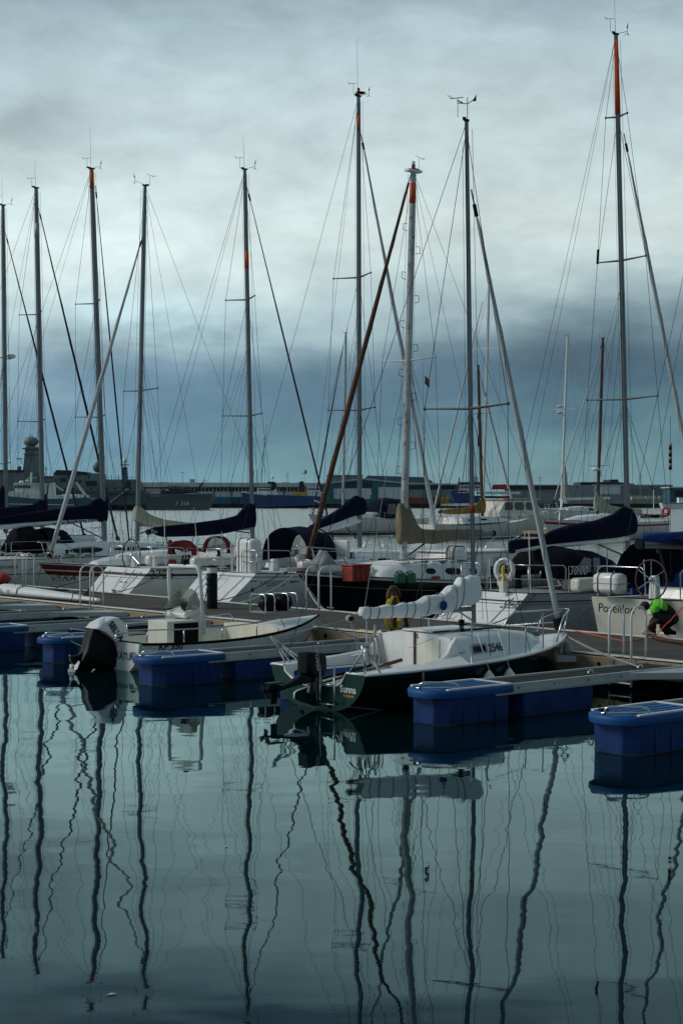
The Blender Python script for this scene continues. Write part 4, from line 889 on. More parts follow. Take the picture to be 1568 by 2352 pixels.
for sd in (-1,1):
    m = MB(); m.tube([(.05,sd*1.6,1.1),(.05,sd*1.6,1.62),(.05,sd*1.5,1.7),(.05,sd*.5,1.7),(.05,sd*.42,1.62),(.05,sd*.42,1.12)], .014, 6); m.tube([(.05,sd*1.6,1.7-.02),(1.0,sd*1.68,1.7)], .012, 6); b.part(m, 'pushpit', 'steel', smooth=True)
m = MB(); m.box((2.0,1.45,1.35), (2.2,.03,.5)); b.part(m, 'weather_cloth', 'blue_canvas')
rails(b, 1.2, 10.8, n=7)
POS = b
hs = horseshoe(b.Mt @ Vector((-.02,-1.02,1.42)), UA+.2, 'large white horseshoe lifebuoy with red light hung above the crouching worker', None, 'red', .21)

clutter(POS, 1.5, 9, 1, 2, seed=9); moor(POS, .02, 1, 2.2, 3.2, 'rope_green', .2)

m = MB(); q = POS.cp(1539,1019,-.6); q2 = POS.cp(1539,1079,-.6)
for k in range(8): m.tube([q.lerp(q2,k/8), q.lerp(q2,(k+1)/8)], .030, 8, mi=k%2)
POS.part(m, 'rolled_flag', ['timber','black_canvas'], smooth=True)
m = MB(); m.tube([q2, Vector((q2.x,q2.y,1.6))], .005, 4); m.tube([q, Vector((q.x,q.y,q.z+.5))], .005, 4); POS.part(m, 'flag_halyard', 'wire')
m = MB(); q = JUL.cp(972,862,1.0); m.grid([[q+Vector((-.05-.05*i,0,-.10*j-.03*i)) for j in range(3)] for i in range(4)]); m.m = [0,1,0,1,0,1]; JUL.part(m, 'flag', ['red','ink_blue'], solid=.006)
m = MB(); m.tube([JUL.cp(971,832,1.0), JUL.cp(973,1300,1.0)], .004, 4); JUL.part(m, 'flag_halyard', 'wire')
# ================================================================ green sloop on the near side
def bo(b, x, lx):   # lateral offset of the plane point at local x seen at photo column x
    k = (x-784)/FPX; o = b.Mt @ Vector((lx, 0, 0)); n = Vector((-b.dir.y, b.dir.x, 0)); return (k*o.y-o.x)/(n.x-k*n.y)
def rhull(b, Lh, B, fs, fm, fb, stw, stem, ks, km, kb, bands, mats, wl=.45, full=2.2, pw=.62, trans=True, name='hull'):
    def zs(q): return fs*(1-q)*(1-2*q)+fm*4*q*(1-q)+fb*q*(2*q-1)
    def kk(q): return ks*(1-q)*(1-2*q)+km*4*q*(1-q)+kb*q*(2*q-1)
    def hw(q):
        k = 1-(1-stw)*((wl-q)/wl)**1.8 if q < wl else max(.012, 1-((q-wl)/(1-wl))**full)
        return B/2*k
    def pt(q, v, sd):
        a = (1-v)*math.pi/2; z = zs(q)-(zs(q)+kk(q))*math.sin(a)**1.35; bf = max(0, (q-.5)/.5)
        y = hw(q)*math.cos(a)**(pw+.9*bf)
        return Vector((q*Lh-stem*(1-v)*max(0, (q-.6)/.4)**2, sd*y, z))
    b.pt, b.zs, b.hw, b.Lh = pt, zs, hw, Lh
    def surf(x, z, sd, out=.004):
        q = min(1, max(0, x/Lh))
        for _ in range(8):
            lo, hi = 0.0, 1.0
            for _ in range(18):
                v = (lo+hi)/2
                if pt(q, v, sd).z < z: lo = v
                else: hi = v
            p = pt(q, v, sd); q = min(1, max(0, q+(x-p.x)/Lh))
        return Vector((x, p.y+sd*out, z))
    b.surf = surf; NS, NV = 26, 16; vs = sorted(set([j/NV for j in range(NV+1)]+[k for bb in bands for k in bb[:2]])); n = len(vs); m = MB()
    def mi(v):
        for a, c, k in bands:
            if a-1e-6 <= v <= c+1e-6: return k
        return 0
    for sd in (-1, 1):
        base = len(m.v); m.v += [tuple(pt(i/NS, v, sd)) for i in range(NS+1) for v in vs]
        for i in range(NS):
            for j in range(n-1): a = base+i*n+j; m.f.append((a, a+1, a+n+1, a+n)); m.m.append(mi((vs[j]+vs[j+1])/2))
    h2 = (NS+1)*n; i = NS*n
    for j in range(n-1): m.f.append((i+j, i+j+1, h2+i+j+1, h2+i+j)); m.m.append(0)
    b.hull = b.part(m, name, list(mats), smooth=True, autos=50); return b.hull
M['green_hull'] = mat('green_hull', (.003,.014,.015), .18, var=.2, coat=.5)
M['green_transom'] = mat('green_transom', (.005,.036,.028), .3, var=.2, spec=.4)
b = Boat('sailboat', 'small dark green sloop numbered 2546 with white flaked mainsail on its boom', 'sailboat', D(5.68,-5.25), UA)
rhull(b, 5.3, 2.45, .55, .62, .78, .87, .45, .02, .32, .05, [(.0,.30,1),(.34,.36,2)], ('green_hull','antifoul','deck_white'), wl=.42)
# transom with a wide cut-out
def trp(sd, n=12): return [b.pt(0, i/n, sd) for i in range(n+1)]
out = list(reversed(trp(1)))+trp(-1)[1:]
top = [(-.65,.55),(-.60,.48),(-.54,.40),(-.46,.36),(-.30,.335),(-.08,.33),(.17,.30),(.45,.32),(.61,.39),(.75,.47),(.77,.55)]
m = MB(); m.prism([Vector((0,p.y,p.z)) for p in out]+[Vector((0,y,z)) for y, z in top], (.05,0,0)); tr = b.part(m, 'transom', 'green_transom')
m = MB(); m.tube([Vector((.02,y,z+.004)) for y, z in [(-1.05,.555)]+top+[(1.05,.555)]], .022, 6, flat=1.0); b.part(m, 'transom_rim', 'gelcoat', tr, smooth=True)
BH = 1.95
# foredeck and side decks
m = MB(); rows = []
for i in range(21):
    q = BH/b.Lh+(1-BH/b.Lh)*i/20; w = b.pt(q,1,1).y-.008; z = b.zs(q)-.01; rows.append([Vector((q*b.Lh, w*k, z+.05*(1-k*k))) for k in (-1,-.6,-.2,.2,.6,1)])
m.grid(rows); b.part(m, 'deck', 'gelcoat', smooth=True)
for sd in (-1, 1):
    m = MB(); rows = []
    for i in range(9):
        x = .03+(BH-.03)*i/8; q = x/b.Lh; w = b.pt(q,1,1).y-.008; z = b.zs(q); rows.append([Vector((x, sd*y, zz)) for y, zz in ((w,z-.005),(w-.06,z+.01),(w-.26,z+.02+.09*(i/8)**1.3),(w-.30,z+.01+.08*(i/8)**1.3),(w-.34,.36),(w-.58,.35),(w-.62,.20),(0,.19))])
    m.grid(rows); b.part(m, 'cockpit_liner', 'gelcoat', smooth=True, autos=35)
for sd in (-1, 1): m = MB(); m.tube([b.pt(i/24,1,sd)+Vector((0,0,.004)) for i in range(25)], .020, 6); b.part(m, 'toe_rail', 'gelcoat', smooth=True)
secs = [(BH,.88,.80,.60,.95),(2.3,.90,.80,.60,.97),(3.1,.86,.72,.62,.97),(3.75,.70,.52,.66,.91),(4.2,.48,.30,.70,.86),(4.5,.25,.12,.74,.77)]
cabin(b, secs, 'gelcoat', name='coachroof')
# companionway
m = MB(); y_ = bo(b,952,BH-.02); m.prism([(BH-.02,-.52,.30),(BH-.02,y_,.30),(BH-.02,y_,.90),(BH-.02,-.52,.90)], (.012,0,0)); cw = b.part(m, 'companionway_hatch', 'gelcoat_cream')
m = MB(); m.prism([(BH-.004,-.95,.34),(BH-.004,.95,.34),(BH-.004,.93,.68),(BH-.004,.78,.88),(BH-.004,-.78,.88),(BH-.004,-.93,.68)], (.03,0,0)); b.part(m, 'bulkhead', 'gelcoat')
for y in (bo(b,952,BH-.03),): m = MB(); m.box((BH-.03,y,.66), (.03,.03,.66)); b.part(m, 'hatch_trim', 'timber_dark', cw)
m = MB(); m.box((BH+.55,0,1.015), (1.1,.66,.03)); b.part(m, 'sliding_hatch', 'gelcoat', bevel=.02)
for y in (-.39,.39): m = MB(); m.box((BH+.75,y,1.015), (1.5,.03,.025)); b.part(m, 'hatch_rail', 'black_plastic')
# aft corners of the coachroof curve down to the side deck
for sd in (-1,1):
    m = MB(); prof = [(BH+.02,.98),(BH-.10,.86),(BH-.17,.74),(BH-.30,.66),(BH-.60,.60),(BH+.02,.58)]; m.prism([Vector((x,sd*.80,z)) for x, z in prof], (0,sd*.08,0)); b.part(m, 'coaming', 'gelcoat', bevel=.02)
# window and number on the starboard and port cabin sides
def cabin_patch(xa, xb, f0, f1, sd, m_, nm, par, out=.006, n=6):
    m = MB(); rows = []
    for i in range(n+1): x = xa+(xb-xa)*i/n; rows.append([b.side(x, f0, sd, out), b.side(x, f1, sd, out)])
    m.grid(rows); return b.part(m, nm, m_, par, solid=.008)
wx = b.cx(1078,-.82); wx2 = b.cx(1117,-.82)
for sd in (-1,1):
    fr = cabin_patch(wx, wx2, .32, .80, sd, 'deck_grey', 'window_frame', b.root); cabin_patch(wx+.045, wx2-.045, .42, .70, sd, 'glass_dark', 'pane', fr, .024)
nx = b.cx(1119,-.80); p = b.side(nx, .30, -1, .01)
text('2546', .27, lambda x, y: b.side(min(4.4, nx+x*.60), .34+y*2.1*(1+x*.22), -1, .010), 'ink', b.root, bold=.006)
text('Tösmaeni', .09, lambda x, y: b.side(nx-.80+x*.8, .42+y*2.2, -1, .01), 'ink_blue', b.root)
mo = mast(b, (1088,1440), (1071,280), .036, spreaders=[(938,.92,.12)], vane=0, chain=(3.1,.98,.66), tip=.85, oval=1, whip=0)
m = MB(); q = b.m1+Vector((.02,0,.05)); m.tube([q, q+Vector((0,0,.34))], .006, 5); m.tube([q+Vector((-.22,0,.22)), q+Vector((.0,0,.24)), q+Vector((.16,0,.34))], .007, 5); m.tube([q+Vector((-.22,.0,.26)), q+Vector((-.1,0,.24))], .010, 4); m.add([q+Vector((.1,0,.3)), q+Vector((.2,0,.42)), q+Vector((.19,0,.31))], [(0,1,2)]); b.part(m, 'wind_vane', 'black_plastic', mo)
a_, c_ = b.mat_at(1178), b.mat_at(1160); m = MB(); m.tube([a_,c_], .039, 10); b.part(m, 'painted_band', 'red', mo, smooth=True)
genoa(b, (1095,500), (1281,1422), .046, 'genoa_white', tipk=.5); stay(b, b.m1, b.pt(0,1,1)+Vector((0,-.3,0)))
boom(b, (1086,1398), (808,1421), .036, 'alu', jacks=False)
M['sail_dirty'] = M['sailcloth']
SST = [(826,1394,1423),(840,1392,1424),(860,1397,1421),(885,1388,1421),(905,1390,1420),(930,1383,1421),(955,1384,1419),(975,1370,1414),(995,1364,1413),(1013,1362,1412),(1030,1345,1407),(1047,1340,1402),(1054,1322,1396),(1066,1325,1395),(1078,1320,1392),(1090,1322,1384),(1097,1340,1378)]
cover(b, SST, 'sailcloth', name='flaked_mainsail', seed=12, wk=.38, wmax=.11, wob=.06, n=18, sub=3, crump=.13)
m = MB()
for i in range(9):
    x = 842+i*27+random.uniform(-8,8); k_ = max(j for j in range(len(SST)-1) if SST[j][0] <= x); f_ = (x-SST[k_][0])/(SST[k_+1][0]-SST[k_][0]); yt = SST[k_][1]+(SST[k_+1][1]-SST[k_][1])*f_; yb = SST[k_][2]+(SST[k_+1][2]-SST[k_][2])*f_; T = b.cp(x, yt); Bm = b.cp(x-random.uniform(1,7), yb); h = (T.z-Bm.z)/2; c = (T+Bm)/2; w = min(.11, h*.76)+.010; m.tube([c+Vector((-(T.x-Bm.x)*-.5*math.sin(a), w*math.copysign(abs(math.cos(a))**.62, math.cos(a)), (h+.006)*math.sin(a))) for a in [k*math.pi/8 for k in range(17)]], .006, 4)
b.part(m, 'sail_ties', 'rope_dark')
m = MB(); q = b.cp(1018,1391,-.135); m.lathe([(.075,0),(.075,.008)], q, 16, Matrix.Rotation(R(90),3,'X')); b.part(m, 'sail_logo', 'blue_canvas')
m = MB(); m.tube([b.cp(1083,1425), b.cp(1032,1390)], .016, 6); b.part(m, 'boom_vang', 'rope_white')
m = MB(); q = b.cp(802,1421); m.lathe([(.05,-.03),(.06,0),(.05,.03)], q, 12, Matrix.Rotation(R(90),3,'X')); m.tube([q, b.cp(840,1556,.0)], .006, 5); m.tube([q+Vector((.02,0,0)), b.cp(858,1572,-.1)], .006, 5); b.part(m, 'mainsheet', 'rope_white')
m = MB(); m.tube([b.cp(833,1420), b.cp(888,1080)], .006, 4); b.part(m, 'topping_lift', 'rope_white')
# coil of line hanging from the boom
m = MB(); q = b.cp(859,1500,-.05)
for k in range(7): m.torus(q+Vector((.02*k-.06,.02*(k%3),.0)), .11+.006*k, .008, Matrix.Rotation(R(90),3,'X') @ Matrix.Diagonal((.55+.05*k,2.0,1)), 18, 4)
m.tube([q+Vector((0,0,.22)), q+Vector((.02,0,.42))], .02, 6); b.part(m, 'rope_coil', 'rope_white')
# stern rails
for sd in (-1,):
    A = b.cp(803,1545,-1.0); Bq = b.cp(838,1488,-1.0); Cq = b.cp(873,1546,-1.0); Dq = b.cp(838,1552,-1.02); m = MB(); m.tube([A, A.lerp(Bq,.85), Bq+Vector((-.06,0,.03)), Bq+Vector((.06,0,.03)), Cq.lerp(Bq,.85), Cq], .016, 8); sr = b.part(m, 'stern_rail', 'steel', smooth=True); m = MB(); m.tube([Dq, Bq+Vector((0,0,.03))], .016, 8); b.part(m, 'rail_brace', 'steel', sr, smooth=True)
m = MB(); ap = b.cp(622,1462,1.0)
for x, y in ((655,1521),(683,1517),(668,1523)): m.tube([ap, b.cp(x,y,.98)], .014, 6)
m.tube([ap, b.cp(690,1513,.95)], .012, 6); b.part(m, 'stern_rail', 'steel', smooth=True)
# lifelines
m = MB(); st = []
for x, h in ((b.cx(1148 if False else 1075,-1.1),.60),(b.cx(1199,-1.0),.42),(b.cx(1285 if False else 1236,-.8),.5)):
    p_ = b.pt(x/b.Lh,1,-1)+Vector((0,.05,0)); st.append(p_+Vector((0,0,h))); m.tube([p_, p_+Vector((0,0,h))], .012, 6)
pp = b.pt(.99,1,-1)+Vector((-.1,0,.4)); last = Vector((.9,-.98,.88)); ch_ = [last]+st+[pp]
for a, c in zip(ch_, ch_[1:]): m.tube([a, c], .004, 4)
b.part(m, 'guard_rail', 'steel')
m = MB(); st2 = []
for p_ in st: q = Vector((p_.x,-p_.y,p_.z)); st2.append(q); m.tube([q-Vector((0,0,.45)), q], .012, 6)
ch_ = [Vector((.0,1.0,.95))]+st2+[Vector((pp.x,-pp.y,pp.z))]
for a, c in zip(ch_, ch_[1:]): m.tube([a, c], .004, 4)
b.part(m, 'guard_rail', 'steel')
pulpit(b, 4.35, h=.42)
# outboard, tilted up on its bracket
oy = bo(b, 715, -.15); m = MB(); A = b.cp(715,1558,oy)
def pillow(b, poly, off, hws, m_, name, parent=None, cen=None, **k):
    P_ = [b.cp(x, y, off) for x, y in poly]; c = cen or sum(P_, Vector())/len(P_); rings = []
    for dy, sc in hws: rings.append([Vector((c.x+(p.x-c.x)*sc, off+dy, c.z+(p.z-c.z)*sc)) for p in P_])
    m = MB(); m.loft(rings); return b.part(m, name, m_, parent, smooth=True, autos=45, **k)
HW = lambda w: ((-w,.84),(-w*.93,.94),(-w*.7,1),(0,1.02),(w*.7,1),(w*.93,.94),(w,.84))
ob = pillow(b, [(694,1500),(700,1497),(733,1499),(738,1508),(739,1540),(733,1554),(712,1556),(694,1545)], oy, HW(.13), 'black_plastic', 'outboard_cowl')
pillow(b, [(700,1545),(720,1552),(722,1566),(705,1568),(668,1577),(630,1589),(626,1583),(664,1567)], oy, HW(.065), 'black_plastic', 'outboard_leg', ob)
m = MB(); q = b.cp(622,1585,oy); m.tube([q+Vector((.15,0,.02)), q+Vector((-.14,0,-.02))], [.045,.02], 8); m.box(q+Vector((.05,0,-.10)), (.10,.02,.2)); m.box(q+Vector((.06,0,.09)), (.25,.14,.02))
for k in range(3): a = R(120*k+20); m.box(q+Vector((-.1,.07*math.cos(a),.07*math.sin(a))), (.015,.10,.07), Matrix.Rotation(a,3,'X'))
b.part(m, 'propeller', 'black_plastic', ob)
m = MB(); m.box(b.cp(722,1570,oy), (.12,.22,.22)); m.box(b.cp(716,1580,oy), (.10,.06,.20), Matrix.Rotation(R(25),3,'Y')); b.part(m, 'clamp_bracket', 'alu_dark', ob, bevel=.01)
plane_text(b, 'MERCURY', (735,1540), (732,1508), oy-.132, .085, 'white_ink', ob)
# rudder, ladder, transom fittings, oar
m = MB(); m.prism([b.cp(x,y,-.025) for x, y in ((678,1592),(683,1588),(724,1574),(728,1622),(722,1622),(678,1606))], (0,.05,0)); rd = b.part(m, 'rudder', 'green_transom', bevel=.01)
m = MB(); m.tube([b.cp(x,y,0) for x, y in ((724,1574),(683,1588),(677,1593),(677,1606))], .022, 6); b.part(m, 'rudder_edge', 'gelcoat', rd, smooth=True)
for y, z in ((.34,.10),(-.30,.07)): m = MB(); m.ball((-.01,y,z), (.02,.045,.045), 12, 6); b.part(m, 'drain_plug', 'black_plastic', tr)
m = MB(); y1, y2 = bo(b,737,-.08), bo(b,770,-.08); zt = b.cp(752,1528,-.3).z
m.tube([(-.05,y1,.10),(-.10,y1,.16),(-.10,y1,zt),(-.10,y2,zt),(-.10,y2,.16),(-.05,y2,.10)], .013, 6)
for z in (.10,.38): m.tube([(-.10,y1,z),(-.10,y2,z)], .014, 6)
b.part(m, 'boarding_ladder', 'steel', smooth=True)
text('Sunna', .145, lambda x, y: Vector((-.006, -.53-x, .285+y)), 'white_ink', tr, bold=.003)
text('Reykjavík', .062, lambda x, y: Vector((-.006, -.60-x, .225+y)), 'yellow', tr)
m = MB(); m.tube([(-.12,-.0,.32),(.9,-.55,.62)], .018, 6); m.box((.95,-.58,.64), (.30,.015,.05), Matrix.Rotation(R(-28),3,'Z') @ Matrix.Rotation(R(-15),3,'Y')); b.part(m, 'tiller', 'timber_dark')
m = MB(); m.tube([(-.05,.22,.34),(.75,-.35,.60)], .022, 6); b.part(m, 'tiller_extension', 'black_plastic')
for x, y0, y1_ in ((1142,1490,1553),(1152,1486,1526)):
    pass
for px, py in ((1104,1553),(1153,1531)):
    q = b.surf(b.cx(px,-1.1), .50, -1, .06); m = MB(); m.lathe([(.085,-.02),(.09,.0),(.03,.08),(.012,.1)], q+Vector((0,0,-.10)), 12); m.tube([q, b.pt(q.x/b.Lh,1,-1)+Vector((-.1,.1,.42))], .006, 5); b.part(m, 'fender', 'gelcoat', smooth=True)
for q_, e_, k_, r_, c_ in ((.19,D(7.55,-4.9,.56),.10,.014,'rope_dark'),(.98,D(8.1,-1.0,.5),.03,.009,'rope_white'),(.98,D(7.95,-.9,.5),.05,.009,'rope_white')): m = MB(); m.tube(sag(b.pt(q_,1,-1), b.Mi @ e_, k_), r_, 6); b.part(m, 'mooring_line', c_)
m = MB(); m.tube(sag(b.pt(.02,1,1), b.Mi @ D(4.9,-4.6,.5), .05), .010, 6); b.part(m, 'mooring_line', 'rope_white')
winch(b, (BH+.35,-.62,1.02), .05); winch(b, (BH+.35,.62,1.02), .05)
m = MB(); m.lathe([(.10,0),(.105,.10),(.05,.2)], b.pt(1,1,1)+Vector((-.0,-.05,-.32)), 10); b.part(m, 'bow_fender', 'gelcoat_grey', smooth=True)
m = MB()
for k in range(5): m.torus(Vector((4.55,.1,.80+.012*k)), .16-.012*k, .012, None, 18, 4)
b.part(m, 'rope_coil', 'rope_green')
# ================================================================ open motorboat
b = Boat('motorboat', 'open white motorboat with large outboard engine, pipe arch and console at left', 'motorboat', D(-.82,-4.62), UA)
rhull(b, 4.72, 2.04, .50, .50, .74, .86, .55, .10, .18, .05, [(.0,.0001,0),(.93,1.0,1)], ('white_paint','black_rubber'), wl=.4)
def trp2(sd, n=12): return [b.pt(0, i/n, sd) for i in range(n+1)]
m = MB(); m.prism([Vector((0,p_.y,p_.z)) for p_ in list(reversed(trp2(1)))+trp2(-1)[1:]], (.06,0,0)); tr = b.part(m, 'transom', 'white_paint')
m = MB(); m.tube([(.02,.86,.505),(.02,-.86,.505)], .022, 6); b.part(m, 'transom_rim', 'black_rubber', tr)
for sd in (-1,1):
    for v in (.45,.62,.78):
        m = MB(); m.tube([b.pt(i/20, v, sd)+Vector((0,sd*.002,0)) for i in range(20)], .006, 4); b.part(m, 'hull_strake', 'white_paint', b.hull)
    m = MB(); m.tube([b.pt(i/24,1,sd) for i in range(25)], .020, 6); b.part(m, 'rubbing_strake', 'black_rubber', smooth=True)
    m = MB(); rows = []
    for i in range(13):
        x = .05+3.25*i/12; q = x/b.Lh; w = b.pt(q,1,1).y-.012; z = b.zs(q); rows.append([Vector((x, sd*y, zz)) for y, zz in ((w,z),(w-.09,z+.005),(w-.11,z-.03),(w-.16,.16),(0,.12))])
    m.grid(rows); b.part(m, 'inner_liner', 'gelcoat_cream', smooth=True, autos=35)
m = MB(); rows = []
for i in range(9):
    q = (3.05+(b.Lh-3.05)*i/8)/b.Lh; w = b.pt(q,1,1).y-.01; z = b.zs(q); rows.append([Vector((q*b.Lh, w*k, z+.06*(1-k*k)*min(1, 1.2*(1.05-q)*4))) for k in (-1,-.5,0,.5,1)])
m.grid(rows); b.part(m, 'foredeck', 'gelcoat', smooth=True)
m = MB(); rows = [[Vector((3.06,y*(b.pt(3.06/b.Lh,1,1).y-.03),z)) for z in (.13,.62+.05*(1-y*y))] for y in (-1,-.5,0,.5,1)]; m.grid(rows); b.part(m, 'foredeck_bulkhead', 'gelcoat_cream', solid=.02)
# pipe arch
yA, yB = .35, -.55
ax = b.cx(462, -.55); 
m = MB(); A = b.cp(469,1458,-.62); A2 = b.cp(459,1320,-.62); A3 = b.cp(451,1303,-.55); B3 = b.cp(400,1303,.1); B3 = Vector((A3.x, .30, A3.z)); B1 = Vector((A.x, .42, A.z))
m.tube([A, A2, A2+Vector((-.01,.03,.10)), A3+Vector((0,0,.01)), B3, Vector((A2.x,.38,A2.z)), B1], .036, 10); b.part(m, 'pipe_arch', 'gelcoat', smooth=True)
m = MB(); m.lathe([(.05,0),(.05,.08),(.03,.1)], (A3.x,-.2,A3.z+.04), 10); b.part(m, 'light', 'black_plastic')
# console
cx0 = b.cx(436, -.1)
m = MB(); m.box((cx0,.0,.52), (.36,.62,.84), taper=(.8,1)); cs = b.part(m, 'console', 'gelcoat_cream', bevel=.03)
m = MB(); m.box((cx0-.08,0,.95), (.42,.68,.10), Matrix.Rotation(R(-18),3,'Y')); b.part(m, 'dashboard', 'gelcoat', cs, bevel=.03)
m = MB(); m.prism([(cx0+.12,.34,.98),(cx0+.12,-.34,.98),(cx0+.02,-.26,1.32),(cx0-.0,-.14,1.37),(cx0-.0,.14,1.37),(cx0+.02,.28,1.32)], (.012,0,0)); m.prism([(cx0+.12,-.34,.98),(cx0-.25,-.34,1.0),(cx0-.14,-.30,1.22),(cx0+.02,-.26,1.32)], (0,.01,0)); m.prism([(cx0+.12,.34,.98),(cx0-.25,.34,1.0),(cx0-.14,.30,1.22),(cx0+.02,.28,1.32)], (0,.01,0)); b.part(m, 'windscreen', 'plexi', cs)
wx_ = cx0-.33; rt = Matrix.Rotation(R(70),3,'Y'); m = MB(); m.torus((wx_,.05,.84), .14, .014, rt, 24, 6)
for k in range(3): a = R(90+120*k); m.tube([(wx_,.05,.84), Vector((wx_,.05,.84))+rt @ Vector((.14*math.cos(a),.14*math.sin(a),0))], .012, 5)
b.part(m, 'steering_wheel', 'alu_paint', cs, smooth=True)
m = MB(); m.box((cx0-.1,-.12,1.06), (.10,.22,.14), Matrix.Rotation(R(-15),3,'Y')); b.part(m, 'chart_plotter', 'black_plastic', cs, bevel=.015)
for y in (.2,-.28): m = MB(); m.lathe([(.04,0),(.04,.02)], (cx0-.22,y,.99), 10, Matrix.Rotation(R(-20),3,'Y')); b.part(m, 'gauge', 'black_plastic', cs)
m = MB(); m.box((b.cx(404,-.35),-.25,.55), (.66,.62,.56)); sb = b.part(m, 'seat_box', 'gelcoat_cream', bevel=.01)
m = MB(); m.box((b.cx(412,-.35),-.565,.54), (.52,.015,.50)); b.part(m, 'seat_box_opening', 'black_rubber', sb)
m = MB(); m.grid([[Vector((2.25+.1*i, -.45+.12*j, .20+.08*math.sin(i*1.3)*math.cos(j))) for j in range(7)] for i in range(7)]); b.part(m, 'tarpaulin', 'yellow', smooth=True, solid=.02)
for i, (dx, dy) in enumerate(((-.25,.2),(-.3,-.12),(.02,.12))):
    m = MB(); m.box((1.35+dx,dy,.22), (.25,.25,.16), Matrix.Rotation(i,3,'Z')); b.part(m, 'fish_box', ('gelcoat_cream','deck_grey','green_plastic')[i], bevel=.02)
# starboard hand rail
for sd in (-1,1):
    m = MB(); pts = []
    for x in (.15,.2,.9,1.7,2.5,3.15,3.3): q = x/b.Lh; p_ = b.pt(q,1,sd)+Vector((0,-sd*.05,.24)); pts.append(p_)
    pts[0].z -= .24; pts[-1].z -= .2; m.tube(pts, .013, 6)
    for x in (.9,1.7,2.5): p_ = b.pt(x/b.Lh,1,sd)+Vector((0,-sd*.05,0)); m.tube([p_, p_+Vector((0,0,.24))], .013, 6)
    b.part(m, 'hand_rail', 'steel', smooth=True)
side_text(b, 'KP 350', 367, 1494, .16, -1, -.95, 'ink', bold=.004) 
text('KÁTUR', .175, lambda x, y: Vector((-.006, bo(b,267,0)-x, .20+y-.0)), 'ink', tr, bold=.003)
text('KÁTUR', .175, lambda x, y: Vector((-.006, bo(b,170,0)-x, .22+y-.0)), 'ink', tr, bold=.003)
oy = 0.0
ob = pillow(b, [(207,1443),(218,1430),(244,1418),(260,1417),(275,1430),(283,1452),(284,1480),(262,1481),(240,1462),(222,1449)], oy, HW(.21), 'gelcoat', 'engine_cowl')
pillow(b, [(206,1444),(222,1447),(242,1461),(264,1481),(265,1512),(258,1530),(236,1545),(215,1532),(200,1540),(178,1520),(192,1495),(200,1462)], oy, HW(.15), 'black_plastic', 'engine_midsection', ob)
pillow(b, [(178,1505),(200,1493),(210,1525),(196,1548),(176,1546),(168,1528),(160,1508)], oy, HW(.05), 'black_plastic', 'engine_leg', ob)
m = MB(); q = b.cp(168,1530,0)
for k in range(3):
    a = R(90+120*k); dr = Matrix.Rotation(a,3,'X'); m.add([q+dr @ Vector(p_) for p_ in ((.0,0,.03),(.05,.10,.10),(.02,.08,.19),(-.04,-.04,.20),(-.03,-.07,.10))], [(0,1,2,3,4)])
m.tube([q+Vector((.12,0,0)), q+Vector((-.05,0,0))], .035, 8); b.part(m, 'propeller', 'gelcoat', ob, solid=.01)
for i, c_ in enumerate(('dark_red','black_plastic')):
    m = MB(); o = .205; m.tube([b.cp(x+i*2,y+i*4,-.212) for x, y in ((232,1452),(247,1461),(262,1474))], .010, 5); b.part(m, 'cowl_stripe', c_, ob)
plane_text(b, 'SELVA', (249,1434), (271,1467), -.222, .15, 'ink', ob, bold=.006)
plane_text(b, '100', (226,1436), (242,1428), -.222, .10, 'ink', ob, shear=.4)
for pp_ in ([b.cp(163,1445,.5), b.cp(200,1449,.5), b.cp(201,1472,.5)], [b.cp(265,1485,-.5), b.cp(265,1462,-.5), b.cp(270,1455,-.5), b.cp(330,1452,-.7)]): m = MB(); m.tube(pp_, .016, 6); b.part(m, 'stern_rail', 'steel', smooth=True)
for y in (.62,-.66): m = MB(); m.tube([(-.02,y,.33),(-.05,y-.02,.35),(-.05,y-.13,.35),(-.02,y-.15,.33)], .012, 6); b.part(m, 'mooring_cleat', 'steel', tr)
for p_, e_ in (((-.03,.66,.33),D(-2.35,-4.75,.52)),((.0,-.9,.5),D(1.5,-5.2,.52))): m = MB(); m.tube(sag(p_, b.Mi @ e_, .05), .013, 6); b.part(m, 'mooring_line', 'rope_green')
m = MB(); m.tube(sag(b.pt(.98,1,-1), b.Mi @ D(1.9,-1.1,.5), .05), .009, 6); b.part(m, 'mooring_line', 'rope_dark')
MOT = b
r = empty('equipment_bag', b.Mt @ b.cp(632,1404,.0), UA, 'black bag in a bright tube frame on the foredeck of the open motorboat', 'bag')
m = MB(); m.ball((-.18,0,.16), (.20,.2,.17), 12, 8); m.ball((.16,-.02,.17), (.20,.22,.18), 12, 8); m.ball((.0,.1,.17), (.2,.2,.16), 12, 8); m.build('bag_body', 'black_plastic', r, smooth=True)
for x in (-.42,-.2,.12,.34): m = MB(); m.tube([(x,-.24,0),(x,-.24,.28),(x,-.20,.34),(x,.18,.34),(x,.24,.28),(x,.24,0)], .014, 6); m.build('frame_tube', 'steel', r, smooth=True)
m = MB(); m.box((0,0,.0), (.86,.5,.02)); m.build('base_plate', 'deck_grey', r)
